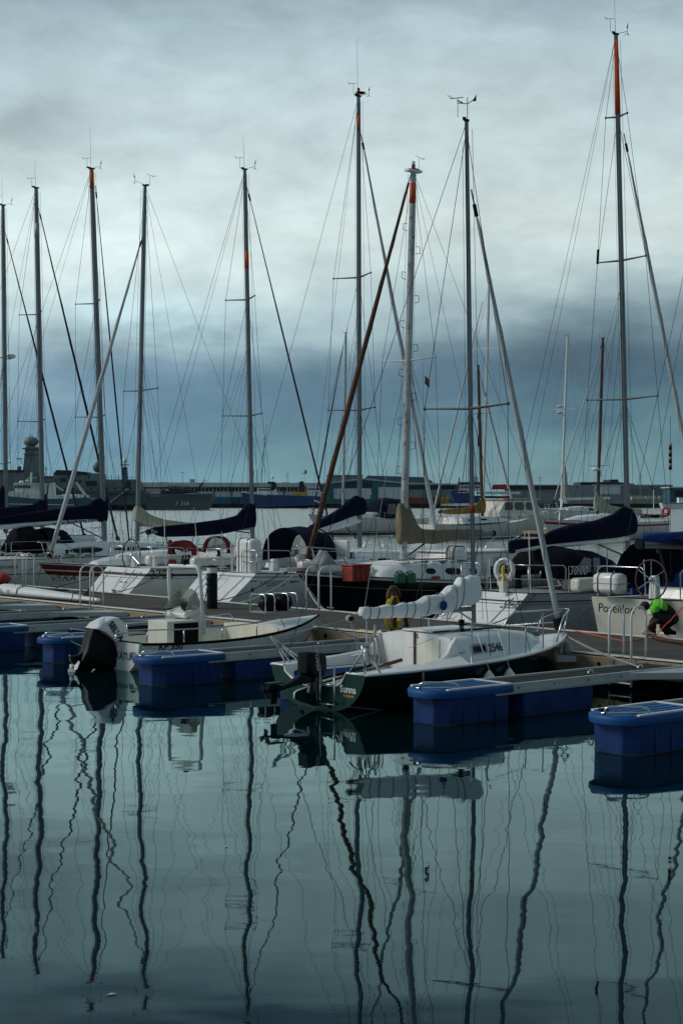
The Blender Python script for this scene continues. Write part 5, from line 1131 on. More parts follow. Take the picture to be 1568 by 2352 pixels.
# ================================================================ things on the pontoon
def dock_ladder(s, t, label, sg=-1, h=.82, low=-.45, span=.45, group='white tube ladders on the pontoon'):
    r = dock_obj('dock_ladder', label, 'ladder', s, t, .5, group)
    for k in (0, 1):
        m = MB(); y = -k*span; a = (0 if sg < 0 else 0)
        o = -.12*1 if sg < 0 else .12; i = .24 if sg < 0 else -.24
        pts = [(o, y, low)]+[(o, y, h-.18)]+[(o+(i-o)*(.5-.5*math.cos(q*math.pi/6)), y, h-.18+.18*math.sin(q*math.pi/6)) for q in range(1, 6)]+[(i, y, h-.18), (i, y, .0)]
        m.tube(pts, .019, 8); m.build('hoop_rail', 'white_paint', r, smooth=True)
    for z in (-.15, -.40): m = MB(); m.tube([(o, 0, z), (o, -span, z)], .015, 6); m.build('rung', 'alu_paint', r)
    return r
dock_ladder(s_at(1405, -.05), 0, 'white tubular ladder hoops on near pontoon edge in front of the lettered stern')
dock_ladder(s_at(190, -.05), 0, 'white tubular ladder hoops at the tail end of the white racing kayak', h=.95)
dock_ladder(s_at(722, 3.3), 3.3, 'white tubular ladder hoops in front of the black hulled cruiser', sg=1, h=.98)
dock_ladder(s_at(52, 3.3), 3.3, 'white tubular ladder hoops far left in front of the web lettered sloop', sg=1, h=.95)
# power pedestal
q = W(487, 1398, .5); r = empty('power_pedestal', q, UA, 'black round power pedestal with white cap standing on the pontoon', 'power pedestal')
m = MB(); m.lathe([(.125,0),(.125,.80),(.118,.82)], n=16); m.build('body', 'black_plastic', r, smooth=True, autos=40)
m = MB(); m.lathe([(.12,.82),(.12,.95)], n=16); m.build('lamp_shade', 'white_paint', r, smooth=True, autos=40)
m = MB(); m.lathe([(.135,.95),(.135,.98),(.05,1.0)], n=16); m.build('cap', 'black_plastic', r, smooth=True, autos=40)
for i in range(3): m = MB(); m.ball((-.14, .07*0-.03, .45+.12*i), (.05,.05,.05), 8, 6); m.build('socket', 'ink_blue', r, smooth=True)
m = MB(); m.tube([(-.16,-.03,.45),(-.24,-.05,.2),(-.2,.1,.02),(-.6,.5,.01),(-1.0,.3,.01),(-1.2,1.2,.01)], .012, 5); m.build('cable', 'rope_dark', r, smooth=True)
# hose stand
q = W(903, 1448, .5); r = empty('hose_stand', q, UA, 'rusty brown post with coiled yellow water hose standing on the pontoon', 'hose stand')
m = MB(); m.box((0,0,.38), (.10,.10,.76)); m.build('post', 'timber_dark', r, bevel=.01)
m = MB(); m.torus((0,0,.62), .20, .05, Matrix.Rotation(R(90),3,'X') @ Matrix.Rotation(R(20),3,'Y'), 20, 8, 0, 180); m.build('hose_holder', 'timber_dark', r, smooth=True)
for i in range(9):
    m = MB(); w = .15+.018*(i % 4); lo = .02+.05*(i % 3); y = -.05+.013*i; m.tube([Vector((w*math.cos(a)*(.8 if math.sin(a) > 0 else 1.15), y, .36+(.30 if math.sin(a) > 0 else .36-lo)*math.sin(a)*1.0)) for a in [k*math.pi/10+.1*i for k in range(21)]], .013, 5)
    m.build('hose_loop', 'yellow', r, smooth=True)
m = MB(); m.tube([(-.1,0,.02),(-.3,-.2,.015),(-.6,.0,.015),(-.5,.4,.015)], .013, 5); m.build('hose_tail', 'yellow', r, smooth=True)
# racing kayak upside down
s0, s1 = s_at(6, .55), s_at(224, .42); L_ = s1-s0
r = empty('racing_kayak', D(s0, .5, .53), math.atan2(MV.y, MV.x), 'long white racing kayak lying along the near edge of the pontoon at left', 'kayak')
m = MB(); rings = []
for i in range(25):
    f = i/24; w = .23*min(1, (f+.01)/.05)**.5*max(.0, 1-f**2.4)**.7+.012; h = .15*min(1, (f+.01)/.04)**.5*(1-.75*f**1.4)+.01; rings.append([Vector((f*L_, w*math.cos(a), .06+h*math.sin(a)+.06*(1-f))) for a in [k*math.pi/6 for k in range(12)]])
m.loft(rings); m.build('hull', 'gelcoat', r, smooth=True)
m = MB(); m.prism([(L_*.83,-.006,.12),(L_*.90,-.006,.12),(L_*.895,-.006,.33)], (0,.012,0)); m.build('rudder_fin', 'black_plastic', r)
text('zedo', .17, lambda x, y: Vector((.20+x, -.236-(.12-y)*.05, .07+y)), 'ink', r); text('10', .16, lambda x, y: Vector((.72+x+y*.3, -.246, .06+y)), 'dark_red', r)
for f in (.26,.82): m = MB(); m.tube([(f*L_,-.30,-.10),(f*L_,-.22,.20),(f*L_,.0,.27),(f*L_,.22,.2),(f*L_,.3,-.1)], .014, 5); m.build('lashing', 'rope_dark', r, smooth=True)
for i, (sa, sb, t_, zz) in enumerate(((s_at(10,1.1), s_at(205,1.0), 1.05, .56),)):
    r = empty('timber_beam', D((sa+sb)/2, t_, zz), math.atan2(MV.y, MV.x), 'long brown timber beam lying on the pontoon behind the racing kayak', 'beam')
    m = MB(); m.box((0,0,0), (sb-sa,.16,.12)); m.build('beam', 'timber_dark', r, bevel=.008)
r = empty('buoy', W(6, 1346, .5), UA, 'round red buoy lying on the far side of the pontoon at left edge', 'buoy')
m = MB(); m.ball((0,0,.20), (.22,.22,.20), 16, 10); m.build('ball', 'red', r, smooth=True); m = MB(); m.tube([(.2,0,.2),(.26,0,.2)], .04, 8); m.build('eye', 'black_rubber', r)
# hoses on the pontoon
def wp(x, y, z): return W(x, y, z)
m = MB(); m.tube([P(1511,1424,29.5), P(1499,1428,29.2), wp(1490,1440,.66)*1, wp(1488,1450,.58), wp(1498,1462,.545), wp(1520,1470,.545), wp(1568,1476,.545), wp(1620,1482,.545)], .042, 10)
o = m.build('suction_hose', 'genoa_brown', smooth=True); tag(o, 'thick brown suction hose held by the crouching worker', 'hose'); o.modifiers.new('s','SUBSURF').render_levels = 1
m = MB(); pts = [wp(x,y,.512) for x, y in ((1250,1443),(1316,1448),(1355,1457),(1393,1465),(1442,1474),(1470,1469))]+[wp(1509,1456,.56), P(1540,1424,28.6), P(1566,1395,28.4), P(1590,1370,28.4)]
fine = []
for i in range(len(pts)-1):
    for k in range(4): fine.append(pts[i].lerp(pts[i+1], k/4)+Vector((.01*random.uniform(-1,1),.02*random.uniform(-1,1),0)))
fine.append(pts[-1]); m.tube(fine, .010, 6); tag(m.build('extension_cord', 'orange', smooth=True), 'thin orange cord running across the pontoon below the lettered stern', 'cord')
def rope_on_deck(x, y, n, R_, m_, label):
    q = W(x, y, .51); r = empty('coiled_rope', q, 0, label, 'rope'); m = MB(); pts = []
    for i in range(n*14): a = i*2*math.pi/14; rr = R_*(.5+.5*i/(n*14))*(1+.12*random.uniform(-1,1)); pts.append((rr*math.cos(a)*1.6, rr*math.sin(a), .012+.01*(i//14)%.03))
    m.tube(pts, .011, 5); m.build('coil', m_, r)
rope_on_deck(130, 1357, 4, .25, 'rope_dark', 'tangled dark rope on the far side of the pontoon beside the red buoy')
rope_on_deck(1480, 1530, 3, .16, 'rope_white', 'loose pale rope near the joint of the planked finger pontoon') if False else None
for k in range(12):
    s_ = -22+k*3.0; m = MB(); c_ = dl(s_, 3.05, .52); m.tube([c_+Vector((0,-.12,.07)), c_+Vector((0,.12,.07))], .018, 6); m.tube([c_+Vector((0,-.04,0)), c_+Vector((0,-.04,.07))], .016, 6); m.tube([c_+Vector((0,.04,0)), c_+Vector((0,.04,.07))], .016, 6); m.build('mooring_cleat', 'alu_dark', mp_)
for k, (sa, ta) in enumerate(((-12.5,2.9),(-8.2,2.8),(-15.6,2.9),(-3.4,2.9),(2.0,2.85))):
    m = MB(); pts = []; rr_ = random.Random(k)
    for i in range(40): pts.append(dl(sa+.05*i*(1 if k % 2 else -1)+.12*math.sin(i*.8+k), ta+.08*math.sin(i*.5+2*k)+.04*rr_.random(), .514))
    m.tube(pts, .010, 5); m.build('power_cable', ('rope_dark','rope_green','rope_dark','rope_white','rope_dark')[k], mp_)
# ================================================================ crouching worker
def skin(name, vs, es, rad, m_, parent, sub=2):
    me = bpy.data.meshes.new(name); me.from_pydata([tuple(v) for v in vs], es, []); o = bpy.data.objects.new(name, me); COL.objects.link(o)
    bpy.context.view_layer.objects.active = o
    md = o.modifiers.new('skin', 'SKIN'); md.use_smooth_shade = True
    if not me.skin_vertices: me.skin_vertices.new() if hasattr(me.skin_vertices, 'new') else None
    for i, r_ in enumerate(rad):
        me.skin_vertices[0].data[i].radius = r_ if isinstance(r_, tuple) else (r_, r_)
        me.skin_vertices[0].data[i].use_root = (i == 0)
    o.modifiers.new('sub', 'SUBSURF').render_levels = sub; me.materials.append(M[m_]); o.parent = parent; return o
dm('skin', (.26,.14,.10), .6, var=.1); dm('hivis', (.12,.62,.02), .8, var=.15, scale=20); dm('hivis_grey', (.45,.50,.42), .5); dm('work_black', (.010,.011,.013), .9, var=.4, scale=15, bump=.004); dm('hair', (.015,.012,.010), .8, var=.3, scale=60)
wr = empty('person', W(1512, 1458, .5), 0, 'person in black work clothes with green vest crouching on the pontoon, holding a brown hose', 'person')
DW = wr.location.y; wo_ = wr.location
def wq(x, y, dy=0.0): return P(x, y, DW+dy)-wo_
hip, chest, neck, head = wq(1538,1420), wq(1506,1396), wq(1491,1392), wq(1479,1394)
body_v = [hip, wq(1524,1406), chest, neck, wq(1484,1392), head,
  wq(1500,1398,-.17), wq(1506,1412,-.20), wq(1500,1428,-.16), wq(1499,1432,-.14),      # near arm
  wq(1500,1398,.17), wq(1504,1414,.18), wq(1496,1428,.1), wq(1494,1431,.09),          # far arm
  wq(1538,1424,-.11), wq(1503,1424,-.17), wq(1500,1452,-.14), wq(1489,1456,-.14),      # near leg (front)
  wq(1540,1424,.11), wq(1517,1438,.15), wq(1546,1449,.12), wq(1536,1456,.12)]      # far leg (back, on the toes)
body_e = [(0,1),(1,2),(2,3),(3,4),(4,5),(2,6),(6,7),(7,8),(8,9),(2,10),(10,11),(11,12),(12,13),(0,14),(14,15),(15,16),(16,17),(0,18),(18,19),(19,20),(20,21)]
body_r = [.07,.08,.08,.05,.06,.078,.035,.034,.028,.026,.035,.034,.028,.026,.05,.045,.03,.025,.05,.045,.03,.025]
body = skin('body', body_v, body_e, body_r, 'skin', wr)
m = MB(); m.tube([wq(1549,1428), wq(1547,1422), wq(1541,1411), wq(1528,1400), wq(1512,1394), wq(1500,1392), wq(1493,1393)], [.03,.11,.145,.16,.165,.125,.06], 14, flat=.78)
for sd in (-1, 1): m.tube([wq(1503,1396,sd*.10), wq(1502,1400,sd*.17), wq(1507,1412,sd*.205), wq(1501,1424,sd*.16), wq(1499,1428,sd*.14)], [.07,.072,.060,.050,.042], 10)
j_ = m.build('jacket', 'work_black', wr, smooth=True); j_.modifiers.new('s','SUBSURF').render_levels = 1
m = MB(); m.ball(wq(1543,1421), (.13,.155,.125), 14, 10)
m.tube([wq(1541,1423,-.09), wq(1524,1422,-.15), wq(1503,1424,-.17), wq(1498,1429,-.17), wq(1499,1443,-.15), wq(1497,1455,-.14)], [.12,.105,.09,.082,.065,.055], 12)
m.tube([wq(1542,1426,.09), wq(1530,1432,.14), wq(1519,1438,.15), wq(1520,1443,.15), wq(1533,1449,.13), wq(1542,1452,.12)], [.12,.10,.085,.075,.065,.055], 12)
o_ = m.build('trousers', 'work_black', wr, smooth=True); o_.modifiers.new('s','SUBSURF').render_levels = 1
m = MB(); rows = []
for px_, py_, w_, h_ in ((1527,1399,.172,.128),(1518,1396,.178,.136),(1509,1393.5,.178,.136),(1500,1392,.142,.115),(1495,1392.5,.09,.085)):
    c_ = wq(px_, py_); rows.append([c_+Vector((-.35*h_*max(0,math.sin(a))*0+.28*h_*math.sin(a)*.8, -w_*math.cos(a), h_*math.sin(a))) for a in [math.pi*(-.08+1.16*k/12) for k in range(13)]])
m.grid(rows); m.build('vest', 'hivis', wr, smooth=True, solid=.012)
m = MB(); m.tube([wq(1500,1396,-.15), wq(1502,1401,-.19), wq(1506,1408,-.212)], [.070,.080,.074], 10); m.build('sleeve', 'hivis', wr, smooth=True)
m = MB(); m.tube([wq(1499,1403.5,-.27), wq(1503,1404.5,-.278), wq(1508,1404,-.26)], .012, 6); m.build('reflective_stripe', 'hivis_grey', wr, smooth=True)
m = MB(); m.tube([wq(1514,1395,0)+Vector((.27*.14*math.sin(a), -.186*math.cos(a), .143*math.sin(a))) for a in [math.pi*(-.05+1.1*k/12) for k in range(13)]], .012, 5); m.build('reflective_stripe', 'hivis_grey', wr, smooth=True)
m = MB(); m.ball(head+Vector((.014,0,.018)), (.094,.090,.086), 14, 10); m.build('hair', 'hair', wr, smooth=True)
m = MB(); m.tube([head+Vector((-.075,0,-.02)), head+Vector((-.10,0,-.035)), head+Vector((-.078,0,-.045))], [.012,.016,.010], 6); m.build('nose', 'skin', wr, smooth=True)
for c_, sd in ((9,-1),(13,1)):
    base = Vector(body_v[c_]); vs = [base]; es = []; rr = [.024]
    for f in range(4):
        k = len(vs); o0 = Vector((-.02+.013*f,-.02*sd*-1*(f-1.5)*.6,-.02)); vs += [base+o0, base+o0+Vector((-.012,-.01*sd,-.028)), base+o0+Vector((.012,-.02*sd,-.044-.003*f))]; es += [(0,k),(k,k+1),(k+1,k+2)]; rr += [.009,.008,.007]
    k = len(vs); vs += [base+Vector((.02,.01*sd,-.01)), base+Vector((.035,.0,-.03))]; es += [(0,k),(k,k+1)]; rr += [.009,.008]
    skin('hand', vs, es, rr, 'skin', wr, 1)
for vx, dy in ((1494,-.14),(1540,.12)):
    m = MB(); q = wq(vx,1457,dy); m.loft([[q+Vector((x_,y_*w_,z_)) for y_, z_ in ((-.04,-.01),(.04,-.01),(.04,.065),(-.04,.065))] for x_, w_ in ((-.13,.7),(-.08,1.05),(.05,1),(.10,.8))]); m.build('shoe', 'black_rubber', wr, bevel=.015)

for i, (x, y, lb) in enumerate(((257,2285,'small pale feather floating on the dark water near the bottom left'),(520,1945,'tiny pale feather floating in the middle of the calm water'))):
    r = empty('feather', W(x, y, .004), .4+i, lb, 'feather'); m = MB(); m.grid([[Vector((-.03+.006*k, .008*math.sin(math.pi*k/10)*j, .006*math.sin(math.pi*k/10)*(1-abs(j))+.002)) for j in (-1,0,1)] for k in range(11)]); m.build('vane', 'sailcloth', r, smooth=True, solid=.002)
    m = MB(); m.tube([(-.04,0,.004),(0,0,.009),(.03,0,.003)], .0012, 5); m.build('quill', 'sailcloth', r)
# ================================================================ boats at the next pontoon, across the basin
GR2 = 'boats moored at the second pontoon across the basin'
def far_boat(label, x, yw, heading, Lh, cat='sailboat', name='sailboat', bowpx=True):
    q = W(x, yw, 0); dr = UV*heading
    if bowpx: q = q-dr*Lh
    return Boat(name, label, cat, q, UA if heading > 0 else UA+math.pi, GR2)
b = far_boat('white cruising yacht with navy cockpit tent and yellow horseshoe buoy across the basin', 708, 1229, -1, 12.6)
hull(b, 12.6, 3.9, 1.35, 1.35, 1.75, stem=1.4, bands=[(0,.24,1),(.30,.33,1)], mats=('gelcoat','antifoul')); deck(b)
cabin(b, [(3.6,1.4,1.2,1.3,1.75),(5.6,1.4,1.2,1.35,1.9),(8.4,1.0,.8,1.4,1.8),(10.2,.4,.25,1.55,1.6)], wins=[(4.2,8,.35,.75)])
mast(b, (787,1196), (794,765), .11, 'alu_paint', spreaders=[(945,1.4,0),(1046,1.7,0)], hal=1); genoa(b, (787,800), (717,1185), .07, 'genoa_navy', wraps=False); stay(b, b.m1, Vector((0,0,1.4)))
boom(b, (789,1178), (870,1180), .09); cover(b, [(782,1166,1184),(800,1170,1184),(830,1174,1184),(870,1176,1184)], 'navy_canvas', seed=21)
c0 = b.cx(905); arches(b, [(c0,1.5,3.1,1.4),(c0+1.2,1.5,3.2,1.4),(c0+2.2,1.5,2.9,1.4),(c0+3.0,1.4,2.0,1.5)], 'navy_canvas', name='cockpit_tent')
m = MB(); m.box((c0+1.6,1.53,2.2), (1.2,.04,.9), taper=(.6,1)); b.part(m, 'tent_window', 'clear_vinyl')
m = MB(); m.torus((c0-.0,1.75,1.9), .28, .11, Matrix.Rotation(R(90),3,'X'), 18, 8); b.part(m, 'horseshoe_buoy', 'yellow', smooth=True)
rails(b, 1.2, 11.4, n=8); pulpit(b, 11.2); pushpit(b)
for x in (8.2,): p_ = b.surf(x,1.0,1,.01); m = MB(); m.ball(p_, (.25,.02,.12), 10, 6); b.part(m, 'porthole', 'glass_dark', b.hull)
b = far_boat('grey white ketch with ochre sail cover on its boom across the basin', 1216, 1234, 1, 11.6)
hull(b, 11.6, 3.5, 1.15, 1.1, 1.5, stem=1.3, bands=[(0,.24,1)], mats=('deck_white','antifoul')); deck(b)
cabin(b, [(3.0,1.2,1.0,1.15,1.65),(5.0,1.2,1.0,1.2,1.75),(7.4,.9,.7,1.25,1.65),(9.0,.4,.25,1.35,1.4)], wins=[(3.6,4.4,.45,.75),(5.0,5.8,.45,.75)])
mast(b, (1108,1190), (1098,840), .11, 'timber_dark', spreaders=[(950,1.2,0)], hal=1, vane=0, whip=0); boom(b, (1108,1172), (1010,1176), .09)
cover(b, [(1008,1172,1178),(1030,1169,1182),(1060,1167,1181),(1090,1160,1179),(1100,1152,1179),(1108,1144,1179),(1114,1146,1178)], 'ochre_canvas', seed=22)
rails(b, 1.2, 10.4, n=7); pulpit(b, 10.2); pushpit(b)
m = MB(); m.tube([b.cp(1108,1100), b.cp(1222,1190)], .012, 4); b.part(m, 'forestay', 'wire')
b = far_boat('cream pilothouse motor sailer with big raked windows and tall white mast', 1262, 1222, 1, 13.0)
hull(b, 13, 4.0, 1.5, 1.5, 2.0, stem=1.2, bands=[(0,.2,1)], mats=('gelcoat_cream','antifoul')); deck(b)
cabin(b, [(b.cx(1118),1.6,1.5,1.5,1.9),(b.cx(1134),1.65,1.45,1.5,3.0),(b.cx(1205),1.6,1.4,1.5,3.0),(b.cx(1222),1.4,1.2,1.6,1.95)], 'gelcoat_cream', name='pilothouse', wins=[(b.cx(1130),b.cx(1150),.40,.90,.06),(b.cx(1153),b.cx(1176),.40,.90,.04),(b.cx(1179),b.cx(1206),.40,.90,.08)])
m = MB(); xa, xb = b.cx(1128), b.cx(1212); m.box(((xa+xb)/2,0,3.07), (xb-xa,3.0,.08)); b.part(m, 'roof', 'gelcoat', bevel=.03)
mast(b, (1108,1200), (1123,648), .13, 'white_paint', spreaders=[(800,1.5,0),(930,1.8,0)], hal=1); boom(b, (1110,1158), (1010,1160), .1, 'white_paint')
genoa(b, (1106,700), (992,1190), .09, 'genoa_white', drum=False); genoa(b, (1099,850), (1175,1150), .10, 'genoa_white'); rails(b, 1.2, 11.8, n=8); pulpit(b, 11.6)
def sflag(b, x, y, w, h, c1, c2, name='flag', off=0):
    q = b.cp(x,y,off); m = MB(); rows = [[q+Vector((w*i/5, .06*math.sin(i*1.4), -h*j/2+.03*math.sin(i))) for j in range(3)] for i in range(6)]; m.grid(rows)
    for i in range(len(m.m)): m.m[i] = 1 if (i//2) % 2 else 0
    m.tube([q+Vector((0,0,.1)), q-Vector((0,0,h+.15))], .01, 4); b.part(m, name, [c1, c2], smooth=True, solid=.01)
sflag(b, 1096, 948, .45, .6, 'orange', 'red'); sflag(b, 1096, 1002, .45, .9, 'white_ink', 'blue_canvas')
b = far_boat('white sloop with broad red stripe, brown mast and pale yellow sail cover', 1246, 1242, -1, 12.8)
hull(b, 12.8, 3.8, 1.35, 1.3, 1.6, stem=1.3, bands=[(0,.2,2),(.80,.90,1)], mats=('gelcoat','red','dark_red')); deck(b)
cabin(b, [(3.6,1.3,1.1,1.3,1.75),(5.4,1.35,1.15,1.3,1.95),(8.4,1.0,.8,1.4,1.8),(10.2,.4,.25,1.5,1.55)], wins=[(4.2,8,.3,.8,.03)])
mast(b, (1371,1196), (1384,777), .12, 'timber_dark', spreaders=[(918,1.3,0),(1070,1.0,0)], hal=1)
m = MB(); m.ball(b.mat_at(1078)+Vector((.35,0,0)), (.35,.35,.14), 12, 6); b.part(m, 'radar_dome', 'gelcoat', smooth=True)
genoa(b, (1378,800), (1272,1150), .05, 'genoa_white', wraps=False); stay(b, b.m1, Vector((0,0,1.4)))
boom(b, (1371,1172), (1480,1182), .09); cover(b, [(1364,1140,1175),(1371,1128,1176),(1378,1132,1177),(1388,1150,1177),(1400,1160,1178),(1430,1166,1180),(1475,1168,1182)], 'cream_canvas', seed=23)
for sd in (1,): m = MB(); m.torus((.1,1.2,2.1), .30, .09, Matrix.Rotation(R(90),3,'Y'), 18, 8); b.part(m, 'lifebuoy', 'red', smooth=True)
rails(b, 1.2, 11.6, n=8); pulpit(b, 11.4); pushpit(b)
q = b.cp(1285,1172,1.2); m = MB(); m.tube([b.cp(1285,1215,1.2), q], .03, 6); wg = b.part(m, 'wind_generator', 'alu_paint')
for k in range(6): a = R(15+60*k); m = MB(); m.tube([q, q+Vector((.0,.1,0))+Matrix.Rotation(a,3,'Y') @ Vector((.75,0,0))], [.035,.07], 4, flat=.3); b.part(m, 'blade', 'gelcoat', wg)
b = far_boat('white ketch behind the red striped sloop with radar dome halfway up the mast', 1240, 1206, -1, 15.0)
hull(b, 15, 4.2, 1.5, 1.5, 2.0, stem=1.5, bands=[(0,.2,1)], mats=('gelcoat','antifoul')); deck(b)
cabin(b, [(4,1.4,1.2,1.5,2.0),(8,1.4,1.2,1.5,2.2),(11,.9,.7,1.6,2.0)], wins=[(4.6,9.6,.35,.8,.03)])
mast(b, (1288,1180), (1303,772), .15, 'white_paint', spreaders=[(940,1.8,0)], hal=1); boom(b, (1290,1146), (1400,1144), .14, 'white_paint'); 
for y in (934,948): m = MB(); m.ball(b.mat_at(y)+Vector((.8,0,0)), (.55,.3,.18), 10, 6); m.box(b.mat_at(y+4)+Vector((.4,0,-.1)), (.8,.1,.06)); b.part(m, 'radar', 'gelcoat')
m = MB(); m.grid([[b.cp(1296+w_,y+h_) for w_, h_ in ((0,0),(8*k,6*k))] for y, k in ((1060,.1),(1090,.6),(1120,1.1),(1140,1.3))]); b.part(m, 'hoisted_sail', 'cream_canvas', solid=.02)
stay(b, b.m1, Vector((0,0,1.6))); rails(b, 1.2, 13.6, n=9)
b = Boat('inflatable_boat', 'grey inflatable boat with orange gear beside the pale yellow sail cover', 'dinghy', W(1478,1190,0), 0, GR2)
m = MB(); m.tube([(-.4,-.8,.3),(2.8,-.8,.32),(3.9,-.3,.6),(4.0,0,.65),(3.9,.3,.6),(2.8,.8,.32),(-.4,.8,.3)], .28, 10); b.part(m, 'tube', 'black_rubber', smooth=True)
m = MB(); m.grid([[Vector((.3+i*.6,-.6+j*.3,.55+.15*math.sin(i*2+j))) for j in range(5)] for i in range(6)]); b.part(m, 'gear', 'orange', smooth=True, solid=.05)
m = MB(); m.box((1.6,0,.2), (3.6,1.2,.1)); b.part(m, 'floor', 'deck_grey')
r = empty('pontoon', W(955, 1226, 0), UA, 'second pontoon across the basin where the white yachts are moored', 'pontoon')
m = MB(); m.box((1.4,-40,.35), (2.4,110,.3)); m.build('deck', 'concrete', r); m = MB(); m.box((1.4,-40,.1), (2.0,109,.3)); m.build('float', 'antifoul', r)
m = MB(); m.box((.14,-40,.36), (.12,110,.26)); m.build('edge_beam', 'timber', r)
# ================================================================ far shore
dm('ship_grey', (.15,.21,.22), .6, var=.15, scale=.25, streak=.25); dm('ship_grey_dark', (.08,.12,.13), .6, var=.15, scale=.25, streak=.2); dm('ship_black', (.02,.026,.03), .6)
dm('teal_wall', (.03,.20,.22), .6, var=.12, scale=.3); dm('white_wall', (.72,.78,.80), .7, var=.08, scale=.3, streak=.15); dm('roof_grey', (.52,.58,.62), .6, var=.12, scale=.2, streak=.2); dm('wall_grey', (.28,.33,.34), .8, var=.15, scale=.2, streak=.25)
dm('quay_dark', (.018,.018,.018), .9, var=.5, scale=.6, streak=.5, dirt=(.06,.05,.035)); dm('ship_blue', (.015,.06,.18), .5, var=.2, scale=.3); dm('ship_teal', (.02,.10,.14), .5, var=.2, scale=.3); dm('ship_white', (.74,.82,.80), .5, var=.1, scale=.4, streak=.25, dirt=(.25,.2,.12)); dm('container_blue', (.02,.18,.36), .6, var=.15, scale=.5); dm('rust', (.6,.38,.09), .8, var=.4, scale=.6); dm('roof_blue', (.10,.17,.24), .6); dm('container_red', (.28,.07,.045), .7, var=.2); dm('asphalt', (.05,.05,.05), .9)
class Far:
    def __init__(s, name, label, cat, x, d, group=None):
        s.d = d; s.o = P(x, HZ, d); s.o.z = 0; s.root = empty(name, s.o, 0, label, cat, group)
    def q(s, x, y, dy=0): return P(x, y, s.d+dy*0)+Vector((0,dy,0))-s.o
    def slab(s, poly, name, m_, depth=8, dy=0, parent=None, **k):
        m = MB(); m.prism([s.q(x, y, dy) for x, y in poly], (0, depth, 0)); return m.build(name, m_, parent or s.root, **k)
    def rect(s, x0, y0, x1, y1, name, m_, depth=8, dy=0, parent=None, **k): return s.slab([(x0,y1),(x1,y1),(x1,y0),(x0,y0)], name, m_, depth, dy, parent, **k)
    def ball(s, x, y, rx, ry, name, m_, dy=2, parent=None):
        f = s.d/FPX; m = MB(); m.ball(s.q(x,y,dy), (rx*f, rx*f, ry*f), 16, 10); return m.build(name, m_, parent or s.root, smooth=True)
    def tube(s, pts, r_, name, m_, dy=2, parent=None, n=6):
        f = s.d/FPX; m = MB(); m.tube([s.q(x,y,dy) for x, y in pts], [k*f for k in r_] if isinstance(r_, (list,tuple)) else r_*f, n); return m.build(name, m_, parent or s.root)
    def wins(s, x0, x1, y0, y1, n, m_='glass_dark', gap=.25, parent=None, dy=-.06, name='window'):
        w = (x1-x0)/n
        for i in range(n): s.rect(x0+w*(i+gap/2), y0, x0+w*(i+1-gap/2), y1, name, m_, .05, dy, parent)
yw = lambda d: HZ+3*FPX/d
# quay of the far harbour
g = MB(); g.box((0,0,0),(1,1,1)) if False else None
d_ = 600; q0 = P(150, HZ, d_); q1 = P(2200, HZ, d_)
g = MB(); g.add([(q0.x,598,-1),(q1.x,598,-1),(q1.x,598,1.55),(q0.x,598,1.55),(q0.x,900,1.55),(q1.x,900,1.55)], [(0,1,2,3)]); g.build('quay_face', 'quay_dark'); 
tag(bpy.data.objects['quay_face'], 'dark weathered face of the far quay', kind='structure')
g = MB(); g.add([(q0.x-200,598.1,1.56),(q1.x,598.1,1.56),(q1.x,1500,1.56),(q0.x-200,1500,1.56)], [(0,1,2,3)]); tag(g.build('quay_ground', 'asphalt'), 'paved ground of the far quay', kind='structure')
f = Far('jetty', 'dark timber jetty at the foot of the grey warship', 'jetty', 230, 470); f.rect(-300,1159,333,1160.5,'deck','quay_dark',5)
for i in range(60): 
    if i*6 < 340: f.rect(150+i*3.1,1160.5,151.6+i*3.1,1176,'pile','quay_dark',.5,.2)
f.rect(-300,1162,333,1170,'fender_wall','ship_black',3,1.5)
# warship
f = Far('warship', 'grey warship with helicopter deck and ball topped tower at left', 'warship', 200, 486)
f.slab([(-330,1128),(333,1128),(333,1140),(487,1137),(484,1150),(470,1174),(-320,1174)], 'hull', 'ship_grey_dark', 13)
f.rect(330,1134,487,1138.5,'helicopter_deck','ship_grey_dark',13.4,-.2)
f.slab([(188,1101),(311,1101),(318,1110),(318,1131),(325,1150),(100,1150),(100,1128),(188,1128)], 'hangar', 'ship_grey', 11, .4)
f.slab([(100,1118),(188,1118),(188,1140),(100,1140)], 'superstructure', 'ship_grey', 10, .8); f.slab([(114,1118),(122,1083),(201,1085),(201,1118)], 'funnel_block', 'ship_grey', 8, 2)
f.slab([(123,1090),(126,1079),(160,1080),(198,1084),(201,1091)], 'funnel_top', 'ship_black', 8.4, 1.8)
f.rect(-60,1084,86,1130,'bridge_block','ship_grey',10,1); f.rect(-60,1079,50,1085,'bridge_roof','ship_black',10.4,.8)
f.slab([(47,1086),(84,1086),(76,1024),(54,1024)], 'tower', 'ship_grey', 5, 3); f.rect(48,1028,82,1031,'platform','ship_grey_dark',7,2)
f.rect(50,1042,81,1044,'platform','ship_grey_dark',6,2.5)
f.ball(64,1013,17.5,12,'radome','ship_grey',5); f.tube([(62,1003),(62,994)],.8,'antenna','ship_grey_dark',5); f.tube([(66,1003),(66,997)],.6,'antenna','ship_grey_dark',5)
f.ball(41,1075,5.5,5.5,'radome','ship_grey_dark'); f.ball(221,1073,12.5,12.5,'radome','ship_grey_dark',4); f.slab([(203,1101),(206,1087),(233,1087),(236,1101)],'radome_base','ship_grey',6,1.5)
f.tube([(40,1054),(48,1060),(44,1066)],1,'antenna','ship_grey_dark'); f.rect(34,1052,49,1054,'radar_bar','ship_grey_dark',.4,2)
